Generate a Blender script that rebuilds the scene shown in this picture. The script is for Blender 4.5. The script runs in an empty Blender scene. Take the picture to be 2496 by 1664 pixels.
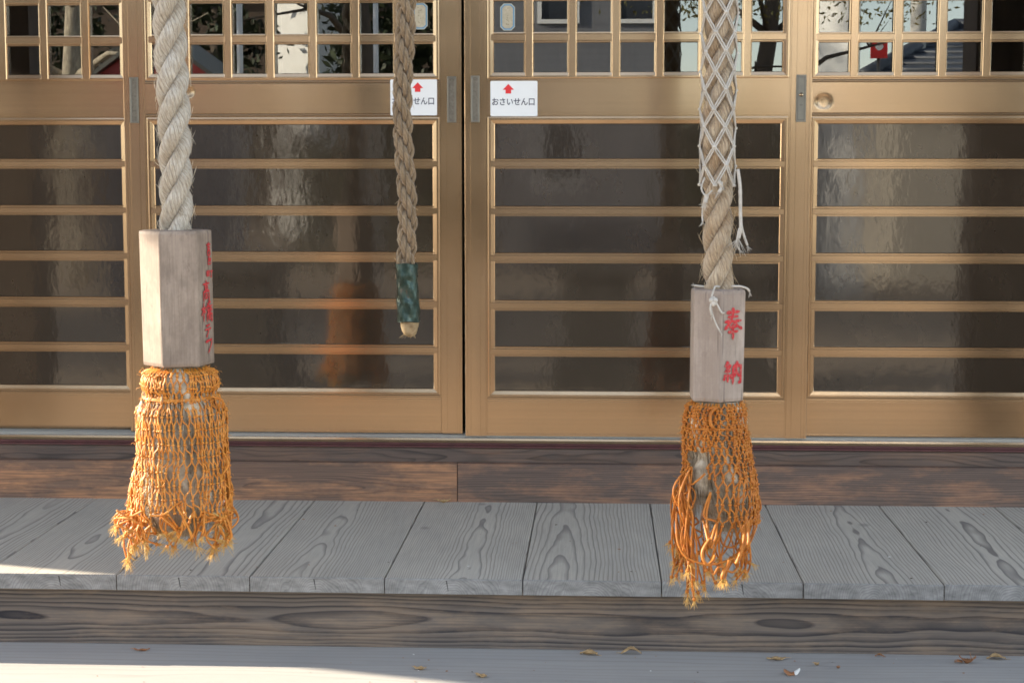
import bpy, bmesh, math, random
from math import sin, cos, pi, radians as rad, sqrt, exp
from mathutils import Vector, Matrix

random.seed(7)
S = bpy.context.scene
COL = S.collection

# ------------------------------------------------------------------ camera, sky, sun, exposure
# World: X right along the doors, Y into the building (door front = 0), Z up (deck boards = 0)
cd = bpy.data.cameras.new("camera")
cam = bpy.data.objects.new("camera", cd)
COL.objects.link(cam)
cd.sensor_width = 36.0
cd.lens = 4207.1 / 2496 * 36.0
cd.clip_start = 0.05
cd.clip_end = 2000
cam.location = (0, -4.45, 0.868)
cam.rotation_euler = (rad(90 - 5.7666), 0, rad(2.8963))
S.camera = cam

SUN_EL, SUN_AZ = 19.3, -16.0            # the light travels towards +X and a little towards -Y
W = bpy.data.worlds.new("World")
S.world = W
W.use_nodes = True
wn = W.node_tree
bg = wn.nodes["Background"]
sky = wn.nodes.new("ShaderNodeTexSky")
sky.sky_type = 'NISHITA'
sky.sun_disc = False
sky.sun_elevation = rad(SUN_EL)
sky.sun_rotation = rad(-74.0)
sky.air_density = 1.0
sky.dust_density = 0.3
sky.ozone_density = 1.0
hs = wn.nodes.new("ShaderNodeHueSaturation")
hs.inputs['Saturation'].default_value = 0.60
wn.links.new(sky.outputs[0], hs.inputs['Color'])
wn.links.new(hs.outputs[0], bg.inputs[0])
bg.inputs[1].default_value = 0.125

sd = bpy.data.lights.new("sun", 'SUN')
sun = bpy.data.objects.new("sun", sd)
COL.objects.link(sun)
sd.energy = 4.0
sd.angle = rad(0.55)
sd.color = (1.0, 0.88, 0.70)
dirv = Vector((cos(rad(SUN_EL)) * cos(rad(SUN_AZ)), cos(rad(SUN_EL)) * sin(rad(SUN_AZ)), -sin(rad(SUN_EL))))
sun.rotation_euler = dirv.to_track_quat('-Z', 'Y').to_euler()
sun.location = (-8, 3, 8)

S.view_settings.view_transform = 'Standard'
S.view_settings.look = 'None'
S.view_settings.gamma = 1.0
S.view_settings.exposure = 2.55
S.cycles.filter_width = 1.7
S.cycles.max_bounces = 8
S.cycles.diffuse_bounces = 5
S.cycles.glossy_bounces = 5
S.cycles.transparent_max_bounces = 12
S.cycles.sample_clamp_indirect = 6.0

# ------------------------------------------------------------------ object helpers
def tag(o, label=None, cat=None, group=None, kind=None):
    if label: o['label'] = label
    if cat: o['category'] = cat
    if group: o['group'] = group
    if kind: o['kind'] = kind
    return o

def thing(name, loc, label, cat, group=None):
    o = bpy.data.objects.new(name, None)
    COL.objects.link(o)
    o.location = loc
    o.empty_display_size = 0.1
    return tag(o, label, cat, group)

class G:
    """collects geometry, then becomes ONE mesh object"""
    def __init__(s):
        s.v = []; s.f = []; s.uv = []; s.sm = []; s.mi = []
    def add(s, vs, fs, smooth=False, uvs=None, mi=0):
        o = len(s.v)
        s.v += [tuple(p) for p in vs]
        for k, f in enumerate(fs):
            s.f.append(tuple(i + o for i in f))
            s.sm.append(smooth); s.mi.append(mi)
            s.uv.append(uvs[k] if uvs else None)
    def box(s, x0, x1, y0, y1, z0, z1, mi=0):
        s.add([(x0,y0,z0),(x1,y0,z0),(x1,y1,z0),(x0,y1,z0),(x0,y0,z1),(x1,y0,z1),(x1,y1,z1),(x0,y1,z1)],
              [(0,3,2,1),(4,5,6,7),(0,1,5,4),(1,2,6,5),(2,3,7,6),(3,0,4,7)], mi=mi)
    def tube(s, pts, r, n=6, caps=True, smooth=True, mi=0, bump=None, uvscale=None):
        pts = [Vector(p) for p in pts]
        m = len(pts)
        if m < 2: return
        rs = r if isinstance(r, (list, tuple)) else [r] * m
        t0 = (pts[1] - pts[0]).normalized()
        a = Vector((0, 0, 1)) if abs(t0.z) < .9 else Vector((1, 0, 0))
        u = t0.cross(a).normalized()
        vs = []; L = 0.0; Ls = []
        for i, p in enumerate(pts):
            t = (pts[min(i+1, m-1)] - pts[max(i-1, 0)])
            if t.length < 1e-9: t = t0
            t = t.normalized()
            u = (u - t * u.dot(t))
            if u.length < 1e-6: u = t.orthogonal()
            u.normalize()
            w = t.cross(u)
            if i: L += (p - pts[i-1]).length
            Ls.append(L)
            for k in range(n):
                an = 2 * pi * k / n
                rr = rs[i] * (bump(an, L) if bump else 1.0)
                vs.append(p + (u * cos(an) + w * sin(an)) * rr)
        fs = []; uvs = []
        for i in range(m - 1):
            for k in range(n):
                k2 = (k + 1) % n
                fs.append((i*n+k, i*n+k2, (i+1)*n+k2, (i+1)*n+k))
                uvs.append(((k/n, Ls[i]), ((k+1)/n, Ls[i]), ((k+1)/n, Ls[i+1]), (k/n, Ls[i+1])))
        if caps:
            fs.append(tuple(reversed(range(n)))); uvs.append(tuple((0, 0) for _ in range(n)))
            fs.append(tuple((m-1)*n + k for k in range(n))); uvs.append(tuple((0, L) for _ in range(n)))
        s.add(vs, fs, smooth, uvs, mi)
    def blob(s, c, rx, ry=None, rz=None, n=6, m=4, mi=0):
        ry = ry or rx; rz = rz or rx
        c = Vector(c); vs = [c + Vector((0, 0, rz))]
        for i in range(1, m):
            a = pi * i / m
            for k in range(n):
                b = 2 * pi * k / n
                vs.append(c + Vector((rx*sin(a)*cos(b), ry*sin(a)*sin(b), rz*cos(a))))
        vs.append(c - Vector((0, 0, rz)))
        fs = [(0, 1+k, 1+(k+1) % n) for k in range(n)]
        for i in range(m-2):
            for k in range(n):
                k2 = (k+1) % n
                fs.append((1+i*n+k, 1+(i+1)*n+k, 1+(i+1)*n+k2, 1+i*n+k2))
        e = len(vs)-1; b0 = 1+(m-2)*n
        fs += [(e, b0+(k+1) % n, b0+k) for k in range(n)]
        s.add(vs, fs, True, None, mi)
    def extrude(s, prof, a0, a1, axis='X', mi=0):
        """closed 2-D profile run along X (profile = y,z) or Z (profile = x,y)"""
        n = len(prof)
        if axis == 'X':
            vs = [(a0, p[0], p[1]) for p in prof] + [(a1, p[0], p[1]) for p in prof]
        elif axis == 'Z':
            vs = [(p[0], p[1], a0) for p in prof] + [(p[0], p[1], a1) for p in prof]
        else:
            vs = [(p[0], a0, p[1]) for p in prof] + [(p[0], a1, p[1]) for p in prof]
        fs = [(k, (k+1) % n, n+(k+1) % n, n+k) for k in range(n)]
        fs += [tuple(reversed(range(n))), tuple(range(n, 2*n))]
        s.add(vs, fs, mi=mi)
    def loop(s, x0, x1, z0, z1, prof):
        """mitred rectangular frame: prof = (inset, y) points, open"""
        n = len(prof); vs = []
        for d, y in prof:
            vs += [(x0+d, y, z0+d), (x1-d, y, z0+d), (x1-d, y, z1-d), (x0+d, y, z1-d)]
        fs = []
        for i in range(n):
            j = (i+1) % n
            for k in range(4):
                k2 = (k+1) % 4
                fs.append((i*4+k, i*4+k2, j*4+k2, j*4+k))
        s.add(vs, fs)
    def build(s, name, mat, parent=None, loc=None, recalc=False, world=True, bevel=0):
        me = bpy.data.meshes.new(name)
        me.from_pydata(s.v, [], s.f)
        me.polygons.foreach_set('use_smooth', s.sm)
        if any(u for u in s.uv):
            ul = me.uv_layers.new(name='UVMap')
            flat = []
            for f, u in zip(s.f, s.uv):
                for c in (u or [(0, 0)] * len(f)): flat += [c[0], c[1]]
            ul.data.foreach_set('uv', flat)
        for m_ in (mat if isinstance(mat, (list, tuple)) else [mat]): me.materials.append(m_)
        if any(s.mi): me.polygons.foreach_set('material_index', s.mi)
        if recalc or bevel:
            bm = bmesh.new(); bm.from_mesh(me)
            bmesh.ops.recalc_face_normals(bm, faces=bm.faces)
            if bevel:
                bmesh.ops.bevel(bm, geom=list(bm.edges), offset=bevel, segments=2, profile=.6, affect='EDGES')
            bm.to_mesh(me); bm.free()
        me.update()
        o = bpy.data.objects.new(name, me)
        COL.objects.link(o)
        if loc: o.location = loc
        if parent:
            o.parent = parent
            if world:                        # vertices given in world space
                off = Vector((0, 0, 0)); q = parent
                while q: off += q.location; q = q.parent
                o.location = Vector(loc or (0, 0, 0)) - off
        return o

# ------------------------------------------------------------------ material helpers
class N:
    def __init__(s, name):
        s.mat = bpy.data.materials.new(name)
        s.mat.use_nodes = True
        s.t = s.mat.node_tree
        s.b = s.t.nodes["Principled BSDF"]
        s.out = s.t.nodes["Material Output"]
    def node(s, typ, **kw):
        n = s.t.nodes.new(typ)
        for k, v in kw.items(): setattr(n, k, v)
        return n
    def put(s, sock, v):
        if isinstance(v, bpy.types.NodeSocket): s.t.links.new(v, sock)
        elif v is not None:
            if isinstance(v, (tuple, list)) and len(v) == 3 and sock.type == 'RGBA': v = (*v, 1)
            sock.default_value = v
    def m(s, op, a, b=None, c=None, clamp=False):
        n = s.node('ShaderNodeMath', operation=op, use_clamp=clamp)
        s.put(n.inputs[0], a); s.put(n.inputs[1], b); s.put(n.inputs[2], c)
        return n.outputs[0]
    def xyz(s, v):
        n = s.node('ShaderNodeSeparateXYZ'); s.put(n.inputs[0], v); return n.outputs
    def vec(s, x, y, z):
        n = s.node('ShaderNodeCombineXYZ')
        for i, a in enumerate((x, y, z)): s.put(n.inputs[i], a)
        return n.outputs[0]
    def scale(s, v, k):
        n = s.node('ShaderNodeVectorMath', operation='MULTIPLY'); s.put(n.inputs[0], v); n.inputs[1].default_value = k
        return n.outputs[0]
    def obj(s): return s.node('ShaderNodeTexCoord').outputs['Object']
    def uv(s): return s.node('ShaderNodeTexCoord').outputs['UV']
    def pos(s): return s.node('ShaderNodeNewGeometry').outputs['Position']
    def rnd(s): return s.node('ShaderNodeObjectInfo').outputs['Random']
    def noise(s, v, scale=5, detail=3, rough=.5, dist=0):
        n = s.node('ShaderNodeTexNoise')
        s.put(n.inputs['Vector'], v); n.inputs['Scale'].default_value = scale
        n.inputs['Detail'].default_value = detail; n.inputs['Roughness'].default_value = rough
        n.inputs['Distortion'].default_value = dist
        return n.outputs[0]
    def ramp(s, f, stops, interp='LINEAR'):
        n = s.node('ShaderNodeValToRGB'); n.color_ramp.interpolation = interp
        e = n.color_ramp.elements
        while len(e) < len(stops): e.new(.5)
        for el, (p, c) in zip(e, stops):
            el.position = p
            el.color = (c, c, c, 1) if isinstance(c, (int, float)) else (*c, 1)
        s.put(n.inputs[0], f)
        return n.outputs[0]
    def mix(s, f, a, b, mode='MIX'):
        n = s.node('ShaderNodeMix', data_type='RGBA', blend_type=mode)
        s.put(n.inputs[0], f); s.put(n.inputs[6], a); s.put(n.inputs[7], b)
        return n.outputs[2]
    def bump(s, h, strength=.3, dist=.002):
        n = s.node('ShaderNodeBump')
        n.inputs['Strength'].default_value = strength; n.inputs['Distance'].default_value = dist
        s.put(n.inputs['Height'], h)
        s.t.links.new(n.outputs[0], s.b.inputs['Normal'])
        return n.outputs[0]
    def set(s, **kw):
        names = dict(color='Base Color', rough='Roughness', metal='Metallic', ior='IOR', spec='Specular IOR Level',
                     sub='Subsurface Weight', coat='Coat Weight', coatr='Coat Roughness', sheen='Sheen Weight',
                     aniso='Anisotropic', trans='Transmission Weight')
        for k, v in kw.items(): s.put(s.b.inputs[names[k]], v)
        return s

def simple(name, color, rough=.6, metal=0.0, var=.15, scale=12, bump=0.0, spec=.5, stretch=(1, 1, 1)):
    n = N(name)
    p = n.scale(n.pos(), stretch)
    f = n.noise(p, scale, 5, .6)
    a = tuple(c*(1-var) for c in color); b = tuple(min(1, c*(1+var)) for c in color)
    n.set(color=n.ramp(f, [(.3, a), (.7, b)]), rough=rough, metal=metal, spec=spec)
    if bump: n.bump(n.noise(p, scale*4, 4), bump, .003)
    return n.mat

def grain(name, light, dark, mid, axis='Y', freq=130, d0=.05, slope=.05, warp=.03, line=(.55, .93), stain=None,
          stain_amt=0.0, fib=.12, along=1.0, bump=.35, rough=.75, dn=.035, spread=.5, lo=.0, spec=.3):
    """plain-sawn weathered board: growth rings cut by the board's face"""
    n = N(name)
    X, Y, Z = n.xyz(n.obj())
    if axis == 'Y': cr, al, dp = X, Y, Z
    elif axis == 'T': cr, al, dp = Y, X, Z
    else: cr, al, dp = Z, X, Y
    r = n.rnd()
    al2 = n.m('ADD', n.m('MULTIPLY', al, along), n.m('MULTIPLY', r, 61.7))
    r2 = n.m('FRACT', n.m('MULTIPLY', r, 17.31))
    r3 = n.m('FRACT', n.m('MULTIPLY', r, 43.77))
    w1 = n.m('SUBTRACT', n.noise(n.vec(n.m('MULTIPLY', cr, 5.0), n.m('MULTIPLY', al2, 1.6), dp), 1, 2, .5), .5)
    w2 = n.m('SUBTRACT', n.noise(n.vec(n.m('MULTIPLY', cr, 11.0), n.m('MULTIPLY', al2, 3.4), 5.3), 1, 2, .55), .5)
    xs = n.m('ADD', n.m('ADD', cr, n.m('MULTIPLY', n.m('SUBTRACT', r2, .5), .14*spread*2)), n.m('MULTIPLY', w1, warp*2))
    sl = n.m('MULTIPLY', n.m('SUBTRACT', r3, .35), slope*2)
    d = n.m('ADD', n.m('ADD', n.m('ADD', d0, n.m('MULTIPLY', al, sl)), n.m('MULTIPLY', w2, dn*2)), dp)
    # radius from the pith
    q = n.m('SQRT', n.m('ADD', n.m('MULTIPLY', xs, xs), n.m('MULTIPLY', d, d)))
    rg = n.m('MULTIPLY', q, n.m('MULTIPLY', n.m('MULTIPLY_ADD', n.m('FRACT', n.m('MULTIPLY', r, 29.13)), .75, .68), freq))
    f = n.m('FRACT', rg)
    # every ring its own darkness
    rn = n.noise(n.vec(n.m('FLOOR', rg), r, 0.0), 3.1, 0)
    ln = n.m('MULTIPLY', n.ramp(f, [(line[0], 0), (line[1], 1), (min(line[1]+.03, .985), 1), (1, 0)]),
             n.m('MULTIPLY_ADD', rn, 1.0, .35, clamp=True))
    fibre = n.noise(n.vec(n.m('MULTIPLY', cr, 300), n.m('MULTIPLY', al2, 7), n.m('MULTIPLY', dp, 300)), 1, 3, .6)
    blot = n.noise(n.vec(n.m('MULTIPLY', cr, 9), n.m('MULTIPLY', al2, 4), 2.0), 1, 4, .6)
    base = n.mix(n.ramp(blot, [(.32, 0), (.68, 1)]), light, mid)
    base = n.mix(n.m('MULTIPLY', n.m('FRACT', n.m('MULTIPLY', r, 91.3)), .22), base, tuple(x*.55 for x in light))
    base = n.mix(n.m('MULTIPLY', n.ramp(fibre, [(.35, 0), (.75, 1)]), fib*3), base, dark)
    col = n.mix(n.m('MULTIPLY', ln, 1.0), base, dark)
    # knots
    vo = n.node('ShaderNodeTexVoronoi', feature='F1')
    n.put(vo.inputs['Vector'], n.vec(n.m('MULTIPLY', cr, 5.2), n.m('MULTIPLY', al2, 3.6 if axis == 'Y' else 2.2), n.m('MULTIPLY', r, 9)))
    vo.inputs['Scale'].default_value = 1.0
    kn = n.ramp(n.m('ADD', vo.outputs['Distance'], n.m('MULTIPLY', w2, .06)), [(.03, 1), (.08, 0)])
    col = n.mix(n.m('MULTIPLY', kn, .55), col, dark)
    if stain:
        st = n.noise(n.vec(n.m('MULTIPLY', cr, 14), n.m('MULTIPLY', al2, 5.0), 7.0), 1, 6, .68)
        st2 = n.m('MULTIPLY', n.ramp(st, [(.46, 0), (.60, 1)]), n.ramp(fibre, [(.3, 1), (.62, .25)]))
        col = n.mix(n.m('MULTIPLY', st2, stain_amt), col, stain)
    n.set(color=col, rough=rough, spec=spec)
    h = n.m('SUBTRACT', n.m('MULTIPLY', fibre, .4), n.m('MULTIPLY', ln, .8))
    n.bump(h, bump, .0012)
    return n.mat

M = {}
def bronze(name, streak_axis=None, base=(.375, .258, .156), r0=.15):
    n = N(name)
    p = n.pos()
    X, Y, Z = n.xyz(p)
    cl = n.noise(n.scale(p, (2.2, 2.2, 3.0)), 1.2, 4, .6)
    if streak_axis == 'X':
        st = n.noise(n.vec(n.m('MULTIPLY', X, .12), 0.0, n.m('MULTIPLY', Z, 120)), 1, 3, .65)
    elif streak_axis == 'Z':
        st = n.noise(n.scale(p, (14, 14, .6)), 1, 2, .5)
    else:
        st = n.noise(n.scale(p, (8, 8, 8)), 1, 3, .6)
    spk = n.noise(n.scale(p, (160, 160, 160)), 1, 2, .5)
    a = tuple(c*.88 for c in base); b = tuple(c*1.08 for c in base)
    c1 = n.ramp(n.m('ADD', n.m('MULTIPLY', st, .7), n.m('MULTIPLY', cl, .3)), [(.32, a), (.66, b)])
    c2 = n.mix(n.ramp(spk, [(.77, 0), (.80, .2)]), c1, (.10, .07, .045))
    n.set(color=c2, metal=.90, rough=n.ramp(cl, [(.3, r0), (.7, r0+.08)]), spec=.5, coat=.50, coatr=.08)
    h = n.m('ADD', n.m('MULTIPLY', st, 1.0), n.m('MULTIPLY', cl, .6))
    n.bump(h, .025, .001)
    return n.mat
M['bronze'] = bronze('bronze_anodised')
M['bronze_x'] = bronze('bronze_anodised_rail', 'X')
M['bronze_z'] = bronze('bronze_anodised_stile', 'Z')
M['silver'] = simple('aluminium_track', (.40, .385, .36), .36, .8, .08, 6, stretch=(1, 8, 8))
M['burgundy'] = simple('burgundy_trim', (.075, .020, .022), .45, 0, .3, 20)
M['steel'] = simple('dull_steel', (.20, .185, .155), .45, .6, .12, 30)
M['recess'] = simple('pull_recess', (.17, .15, .12), .6, .3, .3, 160)
M['gasket'] = simple('dark_gasket', (.012, .011, .010), .5)

# lower panels: dark figured sheet, slightly wavy and semi-gloss
n = N('dark_figured_panel')
p = n.pos()
wav = n.noise(n.scale(p, (26, 26, 15)), 1, 3, .55)
fin = n.noise(n.scale(p, (170, 170, 110)), 1, 3, .6)
dust = n.noise(n.scale(p, (7, 7, 4)), 1, 5, .65)
n.set(color=n.ramp(dust, [(.3, (.026, .0180, .0120)), (.72, (.041, .0295, .0205))]), rough=.055, spec=.5, ior=1.74)
n.bump(n.m('ADD', n.m('MULTIPLY', wav, 1.0), n.m('MULTIPLY', fin, .12)), .085, .0025)
M['panel'] = n.mat

# clear panes: real see-through glass that mirrors by Fresnel (two faces)
n = N('clear_glass')
tr = n.node('ShaderNodeBsdfTransparent'); tr.inputs[0].default_value = (.55, .58, .57, 1)
gl = n.node('ShaderNodeBsdfGlossy'); gl.inputs['Roughness'].default_value = 0.0
gl.inputs[0].default_value = (1, 1, 1, 1)
fr = n.node('ShaderNodeFresnel'); fr.inputs[0].default_value = 1.95
mx = n.node('ShaderNodeMixShader')
n.t.links.new(fr.outputs[0], mx.inputs[0]); n.t.links.new(tr.outputs[0], mx.inputs[1]); n.t.links.new(gl.outputs[0], mx.inputs[2])
n.t.links.new(mx.outputs[0], n.out.inputs[0])
M['glass'] = n.mat

GREYL, GREYM, GREYD = (.520, .476, .402), (.445, .410, .352), (.180, .163, .150)
M['deck'] = grain('weathered_deck_board', GREYL, GREYD, GREYM, 'Y', freq=175, d0=.085, slope=.024, warp=.016, line=(.64, .93), fib=.12, dn=.007)
M['beam'] = grain('weathered_edge_beam', (.190, .148, .118), (.022, .020, .024), (.140, .115, .098), 'X', freq=120, d0=.040, slope=.006,
                  warp=.014, stain=(.36, .24, .15), stain_amt=.45, along=.7, dn=.012, spread=.2, line=(.30, .88))
M['step'] = grain('weathered_step_board', (.405, .382, .352), (.285, .268, .25), (.335, .318, .298), 'T', freq=34, d0=.06, slope=.01,
                  warp=.035, along=.5, dn=.05, spread=.3, fib=.11, line=(.70, .95))
M['sill'] = grain('dark_sill_wood', (.150, .104, .082), (.042, .033, .029), (.105, .076, .064), 'X', freq=170, d0=.03, slope=.008,
                  stain=(.27, .13, .065), stain_amt=.35, along=.6, fib=.2)
M['board_l'] = grain('worn_kick_board', (.255, .145, .095), (.080, .052, .042), (.175, .115, .083), 'X', freq=230, d0=.06, slope=.008,
                     stain=(.50, .235, .11), stain_amt=.85, along=.7, fib=.22, warp=.01, dn=.01)
M['board_r'] = grain('darker_kick_board', (.185, .120, .092), (.060, .045, .039), (.140, .098, .078), 'X', freq=230, d0=.07, slope=.008,
                     stain=(.42, .20, .105), stain_amt=.65, along=.7, fib=.22, warp=.01, dn=.01)

# end grain of the deck boards
n = N('board_end_grain')
X, Y, Z = n.xyz(n.obj())
r = n.rnd()
zz = n.m('ADD', Z, n.m('MULTIPLY_ADD', r, .03, .035))
xx = n.m('ADD', X, n.m('MULTIPLY', n.m('SUBTRACT', n.noise(n.vec(n.m('MULTIPLY', X, 14), r, 1.0), 1, 2), .5), .09))
q = n.m('MULTIPLY', n.m('SQRT', n.m('ADD', n.m('MULTIPLY', xx, xx), n.m('MULTIPLY', zz, zz))), 190)
lnn = n.ramp(n.m('FRACT', q), [(.4, 0), (.9, 1), (1, 0)])
bl = n.noise(n.vec(n.m('MULTIPLY', X, 30), r, n.m('MULTIPLY', Z, 60)), 1, 4, .65)
c0 = n.mix(n.ramp(bl, [(.3, 0), (.7, 1)]), (.15, .145, .14), (.29, .282, .272))
n.set(color=n.mix(n.m('MULTIPLY', lnn, .35), c0, (.07, .068, .07)), rough=.8, spec=.2)
n.bump(n.m('ADD', bl, n.m('MULTIPLY', lnn, -.5)), .15, .001)
M['endgrain'] = n.mat
M['crack'] = simple('dark_crack', (.02, .018, .016), .9)  # dark fill for the splits in the board ends

def hemp(name, a, b, c, strands=9, twist=1/.10, bumpk=.6):
    n = N(name)
    uv = n.xyz(n.uv())
    u, v = uv[0], uv[1]
    ph = n.m('ADD', n.m('MULTIPLY', u, strands), n.m('MULTIPLY', v, strands*twist))
    ph2 = n.m('ADD', ph, n.m('MULTIPLY', n.noise(n.pos(), 90, 2), .9))
    yarn = n.m('ABSOLUTE', n.m('SINE', n.m('MULTIPLY', ph2, pi)))
    fine = n.noise(n.vec(n.m('MULTIPLY', ph, 9), n.m('MULTIPLY', n.m('SUBTRACT', v, n.m('MULTIPLY', u, .02)), 45), 1.0), 1, 3, .6)
    blot = n.noise(n.pos(), 22, 4, .65)
    col = n.mix(n.ramp(blot, [(.35, 0), (.65, 1)]), a, b)
    col = n.mix(n.ramp(fine, [(.35, .85), (.58, 0)]), col, c)
    spe = n.noise(n.pos(), 150, 3, .7)
    col = n.mix(n.ramp(spe, [(.58, 0), (.72, .6)]), col, c)
    col = n.mix(n.ramp(yarn, [(0, .55), (.35, 0)]), col, tuple(x*.55 for x in c))
    n.set(color=col, rough=.85, spec=.15, sheen=.25)
    n.bump(n.m('ADD', yarn, n.m('MULTIPLY', fine, .8)), bumpk, .0018)
    return n.mat
M['hemp_pale'] = hemp('pale_hemp', (.55, .50, .43), (.42, .345, .255), (.17, .125, .082), twist=11)
M['hemp_tan'] = hemp('tan_hemp', (.52, .415, .295), (.38, .26, .155), (.15, .10, .062), twist=11)
M['hemp_brown'] = hemp('brown_manila', (.315, .222, .132), (.230, .156, .088), (.10, .07, .045), strands=5, twist=14)
def fibre_mat(name, cols, rough=.8, spec=.2, sub=0):
    n = N(name)
    f = n.noise(n.pos(), 60, 3, .6)
    n.set(color=n.ramp(f, [(.3, cols[0]), (.5, cols[1]), (.72, cols[2])]), rough=rough, spec=spec)
    if sub:
        n.set(sub=sub); n.b.inputs['Subsurface Radius'].default_value = (1.0, .5, .2); n.b.inputs['Subsurface Scale'].default_value = .004
    return n.mat
M['fuzz_pale'] = fibre_mat('pale_fibre', [(.42, .33, .22), (.60, .52, .40), (.70, .64, .55)])
M['fuzz_tan'] = fibre_mat('tan_fibre', [(.33, .23, .13), (.52, .40, .26), (.62, .52, .38)])
M['tuft'] = fibre_mat('grey_hemp_tuft', [(.22, .172, .122), (.37, .30, .22), (.52, .445, .35)], .95, .05)
M['white_cord'] = fibre_mat('white_cotton_cord', [(.38, .34, .295), (.46, .42, .37), (.54, .50, .45)])
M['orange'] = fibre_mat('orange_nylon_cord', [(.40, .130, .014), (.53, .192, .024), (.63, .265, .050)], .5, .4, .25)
M['orange_shaded'] = fibre_mat('orange_cord_shaded', [(.30, .088, .009), (.41, .135, .014), (.49, .18, .028)], .55, .35, .25)  # right tassel's darker copy of the orange cord, shade put into its colour
M['fray'] = fibre_mat('frayed_cord_end', [(.48, .24, .05), (.60, .36, .11), (.68, .47, .20)])

def blockwood(name, a, b, d):
    n = N(name)
    p = n.pos()
    X, Y, Z = n.xyz(p)
    bl = n.noise(n.scale(p, (38, 38, 9)), 1, 5, .65)
    fi = n.noise(n.scale(p, (330, 330, 10)), 1, 3, .6)
    sc = n.noise(n.scale(p, (70, 70, 40)), 1, 4, .7)
    col = n.mix(n.ramp(bl, [(.3, 0), (.7, 1)]), a, b)
    col = n.mix(n.ramp(fi, [(.38, .35), (.55, 0)]), col, d)
    col = n.mix(n.ramp(sc, [(.60, 0), (.72, .7)]), col, d)
    ck = n.noise(n.scale(p, (150, 150, 4.5)), 1, 2, .5)
    col = n.mix(n.ramp(ck, [(.655, 0), (.69, .75)]), col, tuple(x*.35 for x in d))
    bg2 = n.noise(n.scale(p, (17, 17, 11)), 1, 5, .7)
    col = n.mix(n.ramp(bg2, [(.40, .55), (.56, 0)]), col, d)
    col = n.mix(n.ramp(bg2, [(.58, 0), (.70, .35)]), col, tuple(min(1, x*1.35) for x in b))
    n.set(color=col, rough=.7, spec=.25)
    n.bump(n.m('ADD', fi, bl), .25, .001)
    return n.mat
M['block_l'] = blockwood('aged_block_wood', (.240, .182, .140), (.305, .238, .188), (.150, .112, .088))
M['block_r'] = blockwood('pale_block_wood', (.285, .222, .180), (.36, .295, .25), (.215, .165, .135))
n = N('red_ink')
p = n.pos(); f = n.noise(p, 260, 4, .7); g = n.noise(p, 60, 3, .6)
col = n.ramp(g, [(.3, (.36, .020, .026)), (.7, (.50, .035, .040))])
n.set(color=n.mix(n.ramp(f, [(.52, 0), (.62, .75)]), col, (.36, .17, .135)), rough=.7, spec=.2)
M['red_ink'] = n.mat

n = N('patinated_copper')
p = n.pos()
f = n.noise(n.scale(p, (55, 55, 38)), 1, 6, .7)
g = n.noise(n.scale(p, (90, 90, 60)), 1, 4, .6)
col = n.ramp(f, [(.30, (.010, .019, .015)), (.48, (.018, .037, .029)), (.60, (.042, .062, .052)), (.70, (.085, .045, .03))])
n.set(color=col, metal=.55, rough=n.ramp(g, [(.3, .22), (.7, .5)]))
n.bump(n.noise(n.scale(p, (60, 60, 45)), 1, 3, .5), .5, .004)
M['copper'] = n.mat
M['tip'] = fibre_mat('worn_rope_end', [(.15, .10, .055), (.25, .18, .10), (.33, .25, .15)])
M['paper_white'] = simple('white_plastic_sheet', (.80, .81, .83), .22, 0, .02, 4)
M['sign_red'] = simple('red_print', (.72, .025, .03), .35, 0, .03)
M['sign_ink'] = simple('dark_blue_print', (.020, .022, .055), .4, 0, .05)
M['charm_paper'] = simple('old_cream_paper', (.47, .415, .31), .7, 0, .14, 120)
M['charm_blue'] = simple('blue_border_print', (.11, .28, .46), .5, 0, .1)
M['charm_edge'] = simple('pale_border_print', (.55, .54, .47), .5, 0, .05)
M['leaf_tan'] = simple('dry_leaf_tan', (.42, .27, .125), .65, 0, .35, 150, .3)
M['leaf_brown'] = simple('dry_leaf_brown', (.27, .115, .045), .6, 0, .4, 120, .3)
M['leaf_white'] = simple('bleached_leaf', (.68, .66, .62), .6, 0, .1)

M['ground'] = None
n = N('sandy_ground')
p = n.pos()
a = n.noise(n.scale(p, (.6, .6, .6)), 1, 6, .6); b = n.noise(p, 30, 4, .7)
c = n.mix(n.ramp(a, [(.35, 0), (.65, 1)]), (.36, .29, .215), (.27, .205, .145))
n.set(color=n.mix(n.ramp(b, [(.4, 0), (.7, .5)]), c, (.42, .37, .30)), rough=.95, spec=.1)
n.bump(b, .5, .02)
M['ground'] = n.mat
M['timber'] = simple('old_brown_timber', (.085, .058, .040), .8, 0, .25, 6, .2, stretch=(6, 6, 1))
M['ceiling'] = simple('ceiling_boards', (.16, .115, .078), .8, 0, .2, 3, .1, stretch=(12, 1, 1))
M['plaster'] = simple('wall_plaster', (.46, .42, .35), .9, 0, .06, 3)
M['rooftile'] = simple('grey_roof_tile', (.075, .085, .105), .5, 0, .25, 4, .2)
M['interior'] = simple('dim_interior', (.05, .042, .034), .9, 0, .2, 3)
M['stone'] = simple('dark_stone', (.075, .070, .062), .9, 0, .25, 8, .3)
M['bark'] = simple('pale_bark', (.36, .31, .235), .9, 0, .45, 9, .6, stretch=(3, 3, 1))
M['bark_dark'] = simple('dark_bark', (.085, .065, .048), .9, 0, .35, 7, .6, stretch=(4, 4, 1))
M['leafgreen'] = simple('green_foliage', (.075, .095, .022), .55, 0, .5, 3)
M['leafyellow'] = simple('autumn_foliage', (.22, .18, .035), .55, 0, .5, 3)
M['hedgegreen'] = simple('hedge_foliage', (.030, .042, .016), .6, 0, .5, 3)
M['white_wall'] = simple('white_render', (.78, .77, .74), .8, 0, .04, 2)
M['grey_wall'] = simple('slate_siding', (.165, .17, .19), .8, 0, .12, 3, .2, stretch=(.3, .3, 9))
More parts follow.
